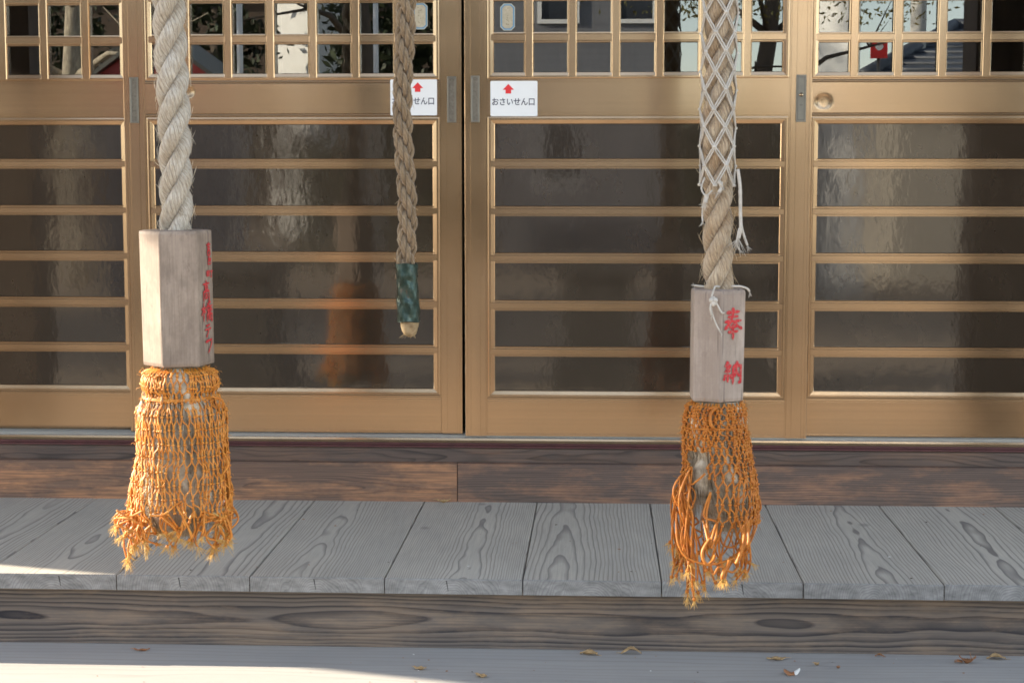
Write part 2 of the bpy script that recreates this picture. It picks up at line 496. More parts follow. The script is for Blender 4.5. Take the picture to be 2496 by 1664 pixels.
M['winglass'] = simple('dark_window', (.03, .035, .045), .1, 0, .1)
M['red_roof'] = simple('red_metal_roof', (.42, .040, .035), .4, 0, .12, 4)
M['red_paint'] = simple('red_signboard', (.75, .030, .025), .4, 0, .05)
M['concrete'] = simple('pale_concrete', (.62, .60, .56), .8, 0, .08, 5)
M['white_metal'] = simple('white_metal', (.78, .78, .78), .35, 0, .05)
M['wire'] = simple('black_cable', (.02, .02, .02), .6)
# ------------------------------------------------------------------ ground
g = G()
g.add([(-250,-250,-.55),(250,-250,-.55),(250,250,-.55),(-250,250,-.55)], [(0,1,2,3)])
tag(g.build('ground', M['ground']), kind='structure')

# ------------------------------------------------------------------ the shrine hall (fixed timber, track, sill, roof, porch)
hall = thing('shrine_hall', (0, 2, -.55), 'timber shrine hall with dark sill, worn kick boards and bronze door track behind the ropes', 'building')
XL, XR = -4.07, 3.6
g = G()
g.box(XL+.12, -2.30, .02, .14, -.02, 2.5); g.box(1.62, XR-.12, .02, .14, -.02, 2.5); g.box(-2.30, 1.62, .02, .14, 2.10, 2.5)
g.build('wall', M['plaster'], hall)
for a_, b_, c_, d_, e_ in ((XL, XL+.12, 0, -.55, 2.5), (XR-.12, XR, 0, -.55, 2.5), (-2.30, -2.10, -.012, -.03, 2.099), (1.42, 1.62, -.012, -.03, 2.099)):
    g = G(); g.box(a_, b_, c_, .16+.01*(c_ < 0), d_, e_); g.build('wall_post', M['timber'], hall)
g = G(); g.box(XL, XL+.10, .16, 6.0, -.55, 2.5); g.box(XR-.1, XR, .16, 6.0, -.55, 2.5); g.box(XL, XR, 6.0, 6.1, -.55, 2.5)
g.build('side_wall', M['plaster'], hall)
g = G(); g.box(-2.12, 1.44, .0, .12, 1.985, 2.095); g.build('lintel', M['timber'], hall)
g = G()
g.box(XL+.12, XR-.12, .16, 5.9, .06, .10); g.box(XL+.12, XR-.12, 4.2, 4.25, .10, 2.4)
g.build('interior', M['interior'], hall)
g = G()
g.box(-.95, .35, 3.3, 3.9, .1, .75); g.box(-.75, .15, 3.45, 3.8, .75, 1.5); g.box(-1.5, -1.42, 3.2, 3.28, .1, 1.7); g.box(.8, .88, 3.2, 3.28, .1, 1.7)
g.build('altar', M['timber'], hall)
# hipped main roof with a flat boarded soffit
ex0, ex1, ey0, ey1, ez = -5.70, 5.2, -1.30, 7.6, 2.50
g = G()
g.add([(ex0,ey0,ez),(ex1,ey0,ez),(ex1,ey1,ez),(ex0,ey1,ez),(ex0,ey0,ez+.13),(ex1,ey0,ez+.13),(ex1,ey1,ez+.13),(ex0,ey1,ez+.13),
       (-2.2,2.9,5.3),(1.7,2.9,5.3)],
      [(0,3,2,1),(0,1,5,4),(1,2,6,5),(2,3,7,6),(3,0,4,7),(4,5,9,8),(5,6,9),(6,7,8,9),(7,4,8)])
g.build('roof', M['ceiling'], hall)
for x in (-2.355, 1.345):
    g = G(); g.box(x, x+.235, -2.02, -1.785, -.40, 2.60); pl = g.build('porch_pillar', M['timber'], hall)
    g = G(); g.box(x-.06, x+.295, -2.08, -1.725, -.55, -.401); g.build('pillar_base', M['stone'], pl)
g = G(); g.box(-2.60, 1.85, -1.235, -1.085, 2.22, 2.42); g.build('rope_beam', M['timber'], hall)
for x in (-2.45, 1.36):
    g = G(); g.box(x, x+.20, -1.784, .0, 2.20, 2.40); g.build('tie_beam', M['timber'], hall)

# sill timbers and metal track under the doors
def board(name, mat, x0, x1, y, z0, z1, depth, parent, ch=.002):
    g = G(); zc = (z0+z1)/2; h = (z1-z0)/2; xc = (x0+x1)/2; w = (x1-x0)/2
    g.extrude([(0,-h),(0,h-ch),(ch,h),(depth,h),(depth,-h)], -w, w, 'X')
    return g.build(name, mat, parent, loc=(xc, y, zc), recalc=True)
board('sill_beam', M['sill'], -2.10, 1.42, .000, .1005, .1390, .12, hall, .004)
board('kick_board', M['board_l'], -2.10, -.3675, -.028, .0, .1000, .15, hall, .004)
board('kick_board', M['board_r'], -.3655, 1.42, -.027, .0, .1000, .15, hall, .004)
g = G(); g.extrude([(-.004,.1395),(-.004,.1440),(-.001,.1450),(-.001,.1462),(-.006,.1470),(-.006,.1532),(.11,.1532),(.11,.1395)], -2.10, 1.42, 'X')
g.build('trim_strip', M['burgundy'], hall, recalc=True)
g = G(); g.extrude([(-.010,.1535),(-.011,.1600),(-.010,.1645),(-.007,.1645),(-.006,.1600),(.11,.1600),(.11,.1535)], -2.10, 1.42, 'X')
g.build('track_front', M['bronze'], hall, recalc=True)
g = G()
g.box(-2.10, 1.42, -.005, .11, .1603, .1655)
for y in (.012, .042, .072): g.box(-2.10, 1.42, y, y+.004, .1655, .1692)
g.build('door_track', M['silver'], hall)

# ------------------------------------------------------------------ veranda and step
ver = thing('veranda', (0, -.45, -.03), 'weathered grey veranda of wide boards with a brown edge beam under their ends', 'veranda')
edges = [-2.20, -1.905, -1.612, -1.320, -1.030, -.742, -.4526, -.1585, .1345, .4315, .7240, 1.0170, 1.3100, 1.60]
rr = random.Random(4)
for a, b in zip(edges[:-1], edges[1:]):
    w = (b-a)/2 - .0012; yf = -.870 + rr.uniform(-.0015, .0015)
    g = G(); c = .0022
    g.extrude([(-w,-.033),(-w,-c),(-w+c,0),(w-c,0),(w,-c),(w,-.033)], yf+.0018, -.012, 'Y')
    nb = len(g.f)
    # worn front arris, then the sawn end
    g.add([(-w,yf+.0018,-c),(-w+c,yf+.0018,0),(w-c,yf+.0018,0),(w,yf+.0018,-c),
           (-w,yf,-c-.001),(-w+c,yf,-.0022),(w-c,yf,-.0022),(w,yf,-c-.001),(-w,yf+.0018,-.033),(w,yf+.0018,-.033),(-w,yf,-.033),(w,yf,-.033)],
          [(0,4,5,1),(1,5,6,2),(2,6,7,3),(4,10,11,7,6,5),(10,8,9,11),(0,8,10,4),(3,7,11,9)], mi=1)
    pk = g.build('plank', [M['deck'], M['endgrain']], ver, loc=((a+b)/2, 0, 0), recalc=True)
    g = G(); xk = rr.uniform(-.02, .03)
    if a < -.4 or rr.random() < .5:
        g.add([(xk-.0012,yf-.0004,-.004),(xk+.0010,yf-.0004,-.004),(xk+.004,yf-.0004,-.026),(xk+.0032,yf-.0004,-.027)], [(0,3,2,1)])
        ck = g.build('crack', M['crack'], None); ck.parent = pk
beam = board('edge_beam', M['beam'], -2.20, 1.60, -.835, -.1600, -.0335, .14, ver, .001)
g = G(); g.box(-2.2, 1.6, -.60, -.05, -.55, -.30); g.build('veranda_skirt', M['timber'], ver)

stp = thing('wooden_step', (-.3, -1.1, -.55), 'bluish grey wooden step below the veranda, dry leaves on it and sun on its left', 'step')
g = G(); g.extrude([(-.27,-.05),(-.27,-.003),(-.267,0),(.27,0),(.27,-.05)], -1.9, 1.9, 'X')
g.build('tread', M['step'], stp, loc=(-.3, -1.095, -.1604), recalc=True)
g = G(); g.extrude([(-.22,-.05),(-.22,-.003),(-.217,0),(.22,0),(.22,-.05)], -1.9, 1.9, 'X')
g.build('tread', M['step'], stp, loc=(-.3, -1.54, -.355), recalc=True)
g = G(); g.box(-2.2, 1.6, -1.335, -1.30, -.55, -.211); g.box(-2.2, 1.6, -1.735, -1.70, -.55, -.406)
g.build('riser', M['timber'], stp)

# ------------------------------------------------------------------ sliding doors
SL = [(.378,.405),(.4975,.5255),(.6207,.648),(.7416,.768),(.8634,.8896)]
DW = .884
def rail_mesh(z0, z1, dents=()):
    """front face as a fine sheet so that real dents can be pressed into it; lips above and below"""
    g = G(); x0, x1 = .0572, DW-.0572
    lip = [(z0,.006),(z0+.0022,.006),(z0+.0024,.0012),(z0+.0058,.0012),(z0+.0060,.0050),(z0+.0080,.0050),(z0+.0082,.002)]
    zs = lip + [(z0+.009+(z1-z0-.018)*k/26, .002) for k in range(27)] + [(z1-.0082,.002),(z1-.0080,.0050),(z1-.0060,.0050),(z1-.0058,.0012),(z1-.0024,.0012),(z1-.0022,.006),(z1,.006)]
    nx = 200 if dents else 2
    vs = []
    for z, y in zs:
        for i in range(nx+1):
            x = x0 + (x1-x0)*i/nx; yy = y
            for dx, dz, r, h in dents:
                q = sqrt((x-dx)**2 + ((z-dz)*1.1)**2)/r
                if q < 1.6: yy += h*(1/(1+exp((q-.8)*14)))*(1-.35*q*q*.6) + h*.25*exp(-((x-dx+r*.5)**2+(z-dz)**2)/(r*.35)**2)
            vs.append((x, yy, z))
    fs = []
    for j in range(len(zs)-1):
        for i in range(nx):
            a = j*(nx+1)+i
            fs.append((a, a+1, a+nx+2, a+nx+1))
    g.add(vs, fs)
    for k in range(len(fs)): g.sm[k] = bool(dents)
    g.box(x0, x1, .008, .026, z0, z1)
    return g

def make_door(xl, y, label, handles, lock=None, dents=()):
    d = thing('sliding_door', (xl, y, .170), label, 'sliding door', 'four bronze sliding doors side by side')
    Z0, Z1 = .170, 1.978
    prof = [(0,.0012),(.0012,0),(.0062,0),(.0064,.0022),(.0084,.0022),(.0086,0),(.0146,0),(.0150,.0008),(.0395,.0008),(.0397,.0028),(.0410,.0028),(.0412,.0004),
            (.0532,.0004),(.0534,.0035),(.0568,.0035),(.0568,.027),(0,.027)]
    for fl in (0, 1):
        p = prof if not fl else [(DW-x, yy) for x, yy in reversed(prof)]
        g = G(); g.extrude(p, Z0-.170, Z1-.170, 'Z'); g.build('stile', M['bronze_z'], d, world=False, recalc=True)
    def up(g, dz=-.170):
        g.v = [(x, yy, z+dz) for x, yy, z in g.v]; return g
    up(rail_mesh(.170, .2690)).build('bottom_rail', M['bronze_x'], d, world=False)
    up(rail_mesh(.9975, 1.0910, dents)).build('mid_rail', M['bronze_x'], d, world=False)
    g = G(); g.box(.0572, DW-.0572, .002, .026, 1.93, 1.978); up(g).build('top_rail', M['bronze_x'], d, world=False)
    lp = [(0,.006),(.0016,.006),(.0018,.0016),(.0046,.0010),(.0068,.0010),(.0072,.0075),(.0092,.0075),(.0096,.0040),(.0186,.0058),(.0200,.0072),(.0200,.0135),(0,.0135)]
    g = G(); g.loop(.0572, DW-.0572, .2692, .9973, [(a*1.0, b) for a, b in lp]); up(g).build('lower_trim', M['bronze'], d, world=False, recalc=True)
    g = G(); g.loop(.0572, DW-.0572, 1.0912, 1.9298, [(a*.90, b) for a, b in lp]); up(g).build('upper_trim', M['bronze'], d, world=False, recalc=True)
    for a, b in SL:
        g = G()
        g.extrude([(.0135,a),(.0095,a),(.0095,a+.0022),(.0118,a+.0024),(.0118,a+.0048),(.0040,a+.0050),(.0034,a+.0058),(.0034,b-.0075),(.0042,b-.0064),(.0085,b-.0060),(.0085,b-.0040),
                   (.0052,b-.0036),(.0052,b-.0016),(.0066,b),(.0135,b)], .0660, DW-.0660, 'X')
        up(g).build('slat', M['bronze_x'], d, world=False, recalc=True)
    zz = [.2890] + [v for ab in SL for v in ab] + [.9775]
    for k in range(6):
        g = G(); g.box(.0765, DW-.0765, .0115, .0145, zz[2*k]-.002 if k else zz[0]-.002, zz[2*k+1]+.002)
        up(g).build('panel', M['panel'], d, world=False)
        
    for k in range(6):
        c = .1643 + .1108*k
        p = [(c-.0128,.0165),(c-.0128,.0072),(c-.0108,.0064),(c-.0106,.0100),(c-.0090,.0100),(c-.0088,.0030),(c-.0080,.0022),(c+.0092,.0022),(c+.0104,.0034),(c+.0128,.0066),(c+.0128,.0165)]
        g = G(); g.extrude(p, 1.0975, 1.9305, 'Z'); up(g).build('muntin', M['bronze_z'], d, world=False, recalc=True)
    for k in range(7):
        a = 1.1835 + .105*k; b = a+.0265
        g = G()
        g.extrude([(.0160,a),(.0098,a),(.0096,a+.0024),(.0116,a+.0026),(.0116,a+.0046),(.0050,a+.0048),(.0044,a+.0058),(.0044,b-.0060),(.0052,b-.0050),(.0112,b-.0048),(.0112,b-.0028),(.0094,b-.0026),(.0098,b),(.0160,b)], .0655, DW-.0655, 'X')
        up(g).build('glazing_bar', M['bronze_x'], d, world=False, recalc=True)
    g = G(); g.box(.074, DW-.074, .0170, .0200, 1.105, 1.931); up(g).build('glass', M['glass'], d, world=False)
    for a, b in handles:
        g = G(); g.loop(a, b, .9815, 1.1000, [(0,.0006),(.0004,-.0024),(.0014,-.0030),(.0040,-.0030),(.0050,-.0020),(.0052,.0003)])
        h = up(g).build('pull_handle', M['steel'], d, world=False, recalc=True)
        g = G(); g.box(a+.0045, b-.0045, -.0002, .0006, .9860, 1.0955); up(g).build('recess', M['recess'], h, world=False)
    if lock:
        a, b = lock
        g = G(); g.box(a, b, -.0024, .0006, .9815, 1.1000); h = up(g).build('lock_plate', M['steel'], d, world=False, bevel=.0008)
        g = G(); g.loop(a+.0035, b-.0035, .9870, 1.0950, [(0,-.0022),(.0005,-.0030),(.0010,-.0022)]); up(g).build('border', M['gasket'], h, world=False)
        c = (a+b)/2
        g = G(); g.tube([(c,-.0022,1.0500-.170),(c,-.0045,1.0500-.170)], .0050, 14); kb = g.build('key_cylinder', M['bronze'], h, world=False)
        g = G(); g.box(c-.0006, c+.0006, -.0050, -.0042, 1.0475-.170, 1.0525-.170); g.box(c-.004, c+.004, -.0027, -.0020, 1.0235-.170, 1.0245-.170)
        g.build('keyhole', M['gasket'], h, world=False)
    return d
make_door(-2.066, .060, 'leftmost bronze sliding door, cut by the photo edge, half hidden behind the door with two pulls', [])
make_door(-1.240, .030, 'bronze sliding door behind the thick left rope and the thin rope, with two recessed pulls', [(.0165,.040), (.8455,.870)],
          dents=[(-1.072+1.240, 1.062, .018, .0030)])
make_door(-.347, .0, 'foremost bronze sliding door behind the netted rope, with a keyed lock plate', [(.016,.039)], lock=(.8437,.8685))
make_door(.481, .030, 'rightmost bronze sliding door with a round dent in its middle rail', [], dents=[(.5700-.481, 1.034, .0235, .0018)])

# ------------------------------------------------------------------ lettering
FONT = None
def text_geo(txt, size, off=0.0):
    cu = bpy.data.curves.new('lettering', 'FONT')
    cu.body = txt; cu.size = size; cu.offset = off; cu.resolution_u = 4; cu.align_x = 'CENTER'
    o = bpy.data.objects.new('lettering', cu); COL.objects.link(o)
    dg = bpy.context.evaluated_depsgraph_get(); dg.update()
    me = bpy.data.meshes.new_from_object(o.evaluated_get(dg))
    vs = [v.co.copy() for v in me.vertices]; fs = [tuple(p.vertices) for p in me.polygons]
    bpy.data.objects.remove(o); bpy.data.meshes.remove(me)
    return vs, fs
def rrect(g, x0, x1, z0, z1, y, r, th, n=5):
    pts = []
    for cx, cz, a0 in ((x1-r, z0+r, -90), (x1-r, z1-r, 0), (x0+r, z1-r, 90), (x0+r, z0+r, 180)):
        for k in range(n+1):
            a = rad(a0 + 90*k/n); pts.append((cx+r*cos(a), cz+r*sin(a)))
    g.extrude([(p[0], p[1]) for p in pts], y-th, y, 'Y')
def offering_sign(x0, x1, z0, z1, y, ax, label):
    s = thing('paper_sign', ((x0+x1)/2, y, z0), label, 'sign', 'white offering signs on the doors')
    g = G(); rrect(g, x0, x1, z0, z1, y, .003, .0010); g.build('sheet', M['paper_white'], s, recalc=True)
    h = z1-z0; yf = y-.0013
    zt = z1-.0075; w = .0145
    g = G()
    g.add([(ax,yf,zt),(ax-w,yf,zt-.0150),(ax-w*.50,yf,zt-.0150),(ax-w*.50,yf,zt-.0245),(ax+w*.50,yf,zt-.0245),(ax+w*.50,yf,zt-.0150),(ax+w,yf,zt-.0150)],
          [(0,1,2,5,6),(2,3,4,5)])
    g.build('arrow', M['sign_red'], s)
    vs, fs = text_geo('おさいせん口', .0196, .00032)
    xs = [v.x for v in vs]; zs = [v.y for v in vs]
    if xs:
        sx = .1085/(max(xs)-min(xs)); sz = .0185/(max(zs)-min(zs)); cx = (max(xs)+min(xs))/2; z_ = min(zs)
        g = G(); g.add([((v.x-cx)*sx+(x0+x1)/2-.0015, yf, (v.y-z_)*sz+z0+.0275) for v in vs], fs)
        g.build('lettering', M['sign_ink'], s)
    return s
offering_sign(-.5415, -.4205, 1.0005, 1.0925, .0315, -.4705, 'white sign with a red arrow, partly hidden by the thin hanging rope')
offering_sign(-.2805, -.1600, .9972, 1.0865, .0015, -.2345, 'white sign with a red arrow, fully in view to the right of the door gap')
def charm(x0, x1, z0, z1, y, label):
    s = thing('paper_charm', ((x0+x1)/2, y, z0), label, 'sticker', 'blue edged paper stickers on the glass')
    def octa(i, c): return [(x0+i+c,z0+i),(x1-i-c,z0+i),(x1-i,z0+i+c),(x1-i,z1-i-c),(x1-i-c,z1-i),(x0+i+c,z1-i),(x0+i,z1-i-c),(x0+i,z0+i+c)]
    for nm, i, c, k, m in (('edge', 0, .009, 0, 'charm_edge'), ('border', .0016, .0085, 1, 'charm_blue'), ('sheet', .0050, .0065, 2, 'charm_paper')):
        g = G(); g.extrude(octa(i, c), y-.0004-.0003*k, y-.0003*k, 'Y'); g.build(nm, M[m], s, recalc=True)
    g = G(); rz = random.Random(int(x0*1000))
    for _ in range(9):
        cx = (x0+x1)/2 + rz.uniform(-.006, .006); cz = z0+.012+rz.random()*(z1-z0-.024)
        g.add([(cx-.0012,y-.0016,cz),(cx+.0012,y-.0016,cz+.0004),(cx+.0008,y-.0016,cz+.0016),(cx-.001,y-.0016,cz+.0012)], [(0,1,2,3)])
    g.build('faded_marks', M['bark_dark'], s)
charm(-.4835, -.4455, 1.2210, 1.2885, .0465, 'blue edged cream sticker on glass beside the thin rope')
charm(-.2560, -.2185, 1.2150, 1.2825, .0165, 'blue edged cream sticker on glass right of the door gap')

# ------------------------------------------------------------------ brush lettering (strokes on a 100 x 100 grid)
KANJI = {
 'dedicate': [[(15,84),(85,87)],[(22,70),(78,72)],[(6,55),(94,58)],[(50,100),(48,76),(38,53),(6,30)],[(56,57),(72,42),(97,30)],[(30,37),(70,38)],[(24,22),(78,24)],[(50,48),(50,-4)]],
 'offer': [[(30,99),(14,78),(30,74)],[(42,84),(12,54),(40,60)],[(16,44),(5,18)],[(26,48),(26,10)],[(38,44),(47,24)],[(54,78),(52,0)],[(54,77),(93,80),(92,6),(80,10)],[(74,99),(70,62),(58,30)],[(70,56),(85,32)]],
 'tall': [[(48,102),(55,91)],[(8,85),(92,89)],[(34,76),(36,60)],[(34,76),(67,77),(65,61)],[(36,61),(66,62)],[(16,52),(18,0)],[(16,50),(86,53),(85,2),(74,5)],[(40,36),(41,16)],[(40,36),(64,37),(62,16)],[(41,17),(63,18)]],
 'bridge': [[(4,68),(44,73)],[(24,100),(24,0)],[(24,68),(4,34)],[(25,62),(42,46)],[(82,101),(52,89)],[(44,77),(98,81)],[(68,92),(46,56)],[(70,77),(98,56)],[(58,60),(59,46)],[(58,60),(84,61),(82,46)],[(59,47),(83,48)],[(50,38),(50,-2)],[(50,37),(94,39),(93,2),(84,5)],[(62,26),(63,11)],[(62,26),(82,27),(80,11)],[(63,12),(81,13)]],
 'te': [[(28,87),(76,93)],[(12,60),(92,68)],[(58,64),(50,34),(30,4)]],
 'fu': [[(14,78),(86,89),(78,52),(42,0)]],
 'luck': [[(12,83),(88,87)],[(50,102),(50,62)],[(24,61),(78,64)],[(28,43),(30,4)],[(28,43),(75,45),(72,6)],[(30,9),(72,11)]],
 'stand': [[(54,100),(28,64),(74,68)],[(64,82),(82,56)],[(28,44),(30,2)],[(28,43),(77,46),(74,4)],[(30,6),(74,8)]],
 'town': [[(6,84),(7,24)],[(6,83),(46,86),(45,26)],[(7,28),(45,29)],[(26,84),(26,28)],[(7,56),(45,57)],[(50,80),(99,84)],[(76,81),(76,6),(62,13)]],
}
def brush(g, strokes, org, ex, ez, en, w, h, wd):
    """org = lower left corner, ex / ez unit vectors in the face, en outward normal"""
    for si, st in enumerate(strokes):
        pts = [Vector((a/100*w, b/100*h)) for a, b in st]
        dense = []
        for i in range(len(pts)-1):
            for k in range(5): dense.append(pts[i].lerp(pts[i+1], k/5))
        dense.append(pts[-1])
        m = len(dense); vs = []
        for i, p in enumerate(dense):
            t = (dense[min(i+1, m-1)] - dense[max(i-1, 0)]).normalized(); nn = Vector((-t.y, t.x))
            u = i/(m-1)
            wid = wd*(.75 + .55*exp(-((u-.12)/.16)**2) + .35*exp(-((u-.88)/.12)**2))
            if u == 0: wid *= .55
            if u == 1: wid *= .35
            wid *= 1 + .12*sin(si*3.1+i*1.7)
            for s_ in (-.5, .5):
                q = p + nn*wid*s_
                vs.append(org + ex*q.x + ez*q.y + en*(.0007+.00004*si))
        fs = [(2*i, 2*i+2, 2*i+3, 2*i+1) for i in range(m-1)]
        g.add(vs, fs)

# ------------------------------------------------------------------ ropes
def rope_strands(parent, cfn, z0, z1, R, lay, hand, mat, step=.005, sides=16, sub=None, rsf=.490, rhof=.53, ph0=0.0, name='strand'):
    paths = []
    nst = int((z1-z0)/step)
    for k in range(3):
        P = []
        for i in range(nst+1):
            z = z0 + (z1-z0)*i/nst
            th = hand*2*pi*(z-z0)/lay + 2*pi*k/3 + ph0
            c = cfn(z)
            e = Vector((cos(th), sin(th), 0))
            p = Vector((c[0], c[1], z)) + e*R*rhof
            if sub is None: P.append(p)
            else: P.append((p, e, th, z))
        if sub is None:
            g = G(); rj = random.Random(k)
            rs = [R*rsf*(1+.035*sin(i*.21+k*2)+.02*rj.uniform(-1, 1)) for i in range(len(P))]
            g.tube(P, rs, sides)
            g.build(name, mat, parent); paths.append(P)
        else:
            lay2, hand2 = sub
            tdir = []
            g = G(); r1 = R*rsf
            for j in range(3):
                Q = []
                for i, (p, e, th, z) in enumerate(P):
                    a = P[max(i-1, 0)][0]; b = P[min(i+1, nst)][0]
                    t = (b-a).normalized(); bb = t.cross(e).normalized()
                    ph = hand2*2*pi*(z-z0)/lay2 + 2*pi*j/3
                    Q.append(p + (e*cos(ph)+bb*sin(ph))*r1*.55)
                g.tube(Q, r1*.50, 9)
                paths.append(Q)
            g.build(name, mat, parent)
    return paths
def fuzz(parent, paths, cfn, R, rs, count, mat, seed, zlim, lmin=.008, lmax=.022, lift=.004, hand=1):
    rj = random.Random(seed); g = G()
    for _ in range(count):
        P = rj.choice(paths); i = rj.randrange(2, len(P)-3)
        p = P[i]
        if p.z > zlim: continue
        t = (P[i+1]-P[i-1]).normalized(); c = cfn(p.z)
        o = Vector((p.x-c[0], p.y-c[1], 0)).normalized()
        o = (o + t.cross(o)*rj.uniform(-1.1, 1.1)).normalized()
        o = (o - t*o.dot(t)).normalized()
        side = t.cross(o)
        d = (t*1.0 - side*hand*rj.uniform(.5, 1.3)).normalized()*rj.choice((-1, 1))
        L = rj.uniform(lmin, lmax); up = rj.uniform(.1, 1)*lift
        s0 = p + o*rs
        g.tube([s0, s0+d*L*.5+o*up*.6-o*(L*.5)**2*6, s0+d*L+o*up-o*L*L*5+Vector((0, 0, -L*.12))], [.0004, .00035, .00015], 3, caps=False)
    o = g.build('stray_fibre', mat, parent); o['kind'] = 'stuff'; return o

def lerp(a, b, t): return a+(b-a)*t
def hexblock(parent, cx, cy, zb, zt, R, th0, tilt, mat):
    """six sided block with worn chamfers; th = angle from +X towards the viewer"""
    bm = bmesh.new()
    ring = []
    for z, s in ((zb, .985), (zt, 1.0)):
        ring.append([bm.verts.new((R*s*cos(rad(th0+60*k)) + tilt*(zt-z), -R*s*sin(rad(th0+60*k)), z)) for k in range(6)])
    for k in range(6):
        k2 = (k+1) % 6
        bm.faces.new((ring[0][k], ring[1][k], ring[1][k2], ring[0][k2]))
    bm.faces.new(ring[0]); bm.faces.new(list(reversed(ring[1])))
    bmesh.ops.recalc_face_normals(bm, faces=bm.faces)
    he = [e for e in bm.edges if abs(e.verts[0].co.z-e.verts[1].co.z) < 1e-5]
    bmesh.ops.bevel(bm, geom=he, offset=.0075, segments=2, profile=.6, affect='EDGES')
    ve = [e for e in bm.edges if abs(e.verts[0].co.z-e.verts[1].co.z) > .1]
    bmesh.ops.bevel(bm, geom=ve, offset=.0038, segments=3, profile=.5, affect='EDGES')
    me = bpy.data.meshes.new('block'); bm.to_mesh(me); bm.free()
    me.materials.append(mat)
    o = bpy.data.objects.new('block', me); COL.objects.link(o)
    o.parent = parent; o.location = Vector((cx, cy, 0)) - parent.location
    return o
def face_frame(cx, cy, R, th0, k):
    a = rad(th0+60*k); b = rad(th0+60*(k+1))
    va = Vector((cx+R*cos(a), cy-R*sin(a), 0)); vb = Vector((cx+R*cos(b), cy-R*sin(b), 0))
    ex = (va-vb).normalized()                 # reads left to right for the viewer
    en = Vector((cos((a+b)/2), -sin((a+b)/2), 0))
    return vb, ex, en, (va-vb).length

def net(g, cx, cy, rows, n, r, seed, jit=.06, hole=None, knot=2.15, ph=0.0, twist=0.0):
    rj = random.Random(seed); nodes = []
    for i, (z, R, ox) in enumerate(rows):
        row = []
        for j in range(n):
            a = 2*pi*(j + .5*(i % 2) + rj.uniform(-jit, jit)*2)/n + ph + twist*(rows[0][0]-z) + .035*sin(z*70+5*j*2*pi/n) + .03*sin(z*33+3*j*2*pi/n+1) + .045*sin(5*j*2*pi/n+1.3) + .035*sin(9*j*2*pi/n+.4) + .02*sin(14*j*2*pi/n)
            RR = R*(1 + rj.uniform(-.035, .035))
            row.append(Vector((cx+ox+RR*cos(a), cy+RR*sin(a), z+rj.uniform(-.0022, .0022)*(1 if i else 0))))
        nodes.append(row)
    alive = lambda p: not (hole and hole(p))
    for i in range(len(rows)-1):
        for j in range(n):
            a = nodes[i][j]
            ks = (j, (j-1) % n) if i % 2 == 0 else (j, (j+1) % n)
            for b in (nodes[i+1][ks[0]], nodes[i+1][ks[1]]):
                if not (alive(a) and alive(b)): continue
                m = a.lerp(b, .5); o = Vector((m.x-cx, m.y-cy, 0)).normalized()
                h1 = Vector((lerp(a.x, b.x, .22), lerp(a.y, b.y, .22), lerp(a.z, b.z, .38)))
                h2 = Vector((lerp(a.x, b.x, .78), lerp(a.y, b.y, .78), lerp(a.z, b.z, .62)))
                bow = o*rj.uniform(.0002, .0022)
                g.tube([a, h1+bow, h2+bow, b], r*rj.uniform(.9, 1.1), 5, caps=False)
    for i, row in enumerate(nodes):
        if i == 0: continue
        for p in row:
            if alive(p):
                o = Vector((p.x-cx, p.y-cy, 0)).normalized()*r*.6
                g.blob(p+o, r*knot*1.15, r*knot*1.15, r*knot*.85, 6, 4)
    return nodes
def frayed(g, p, d, rj, k=9, L=.016, r=.00045, mi=1):
    d = Vector(d).normalized()
    for _ in range(k):
        q = Vector((rj.gauss(0, .55), rj.gauss(0, .55), rj.gauss(0, .35)))
        e = (d+q).normalized(); l = L*rj.uniform(.5, 1.2)
        g.tube([p, p+e*l*.5+d*.002, p+e*l+Vector((0, 0, -.3*l*rj.random()))], [r*1.3, r, r*.5], 3, caps=False, mi=mi)
class Loose:
    """loose cords: every cord with its frayed tip becomes one part"""
    def __init__(s, parent, mat, name='loose_cord'): s.p = parent; s.m = mat; s.n = name; s.g = None
    def start(s): s.done(); s.g = G()
    def done(s):
        if s.g and s.g.f: s.g.build(s.n, [s.m, M['fray']], s.p)
        s.g = None
def cord(g, a, b, rj, r, sway=.012, n=9, mids=()):
    a = Vector(a); b = Vector(b)
    ctl = [a] + [Vector(m_) for m_ in mids] + [b]
    out = []
    for i in range(len(ctl)-1):
        p0 = ctl[max(i-1, 0)]; p1 = ctl[i]; p2 = ctl[i+1]; p3 = ctl[min(i+2, len(ctl)-1)]
        for k in range(n):
            t = k/n
            out.append(.5*((2*p1)+(p2-p0)*t+(2*p0-5*p1+4*p2-p3)*t*t+(3*p1-p0-3*p2+p3)*t**3))
    out.append(b)
    f1, f2, p1_, p2_ = rj.uniform(1, 2.6), rj.uniform(1, 2.6), rj.uniform(0, 6), rj.uniform(0, 6)
    m = len(out)
    out = [p + Vector((sin(f1*pi*i/m+p1_)-sin(p1_)*(1-i/m)-sin(f1*pi+p1_)*i/m, sin(f2*pi*i/m+p2_)-sin(p2_)*(1-i/m)-sin(f2*pi+p2_)*i/m, 0))*sway for i, p in enumerate(out)]
    g.tube(out, r, 5, caps=True)
    return out

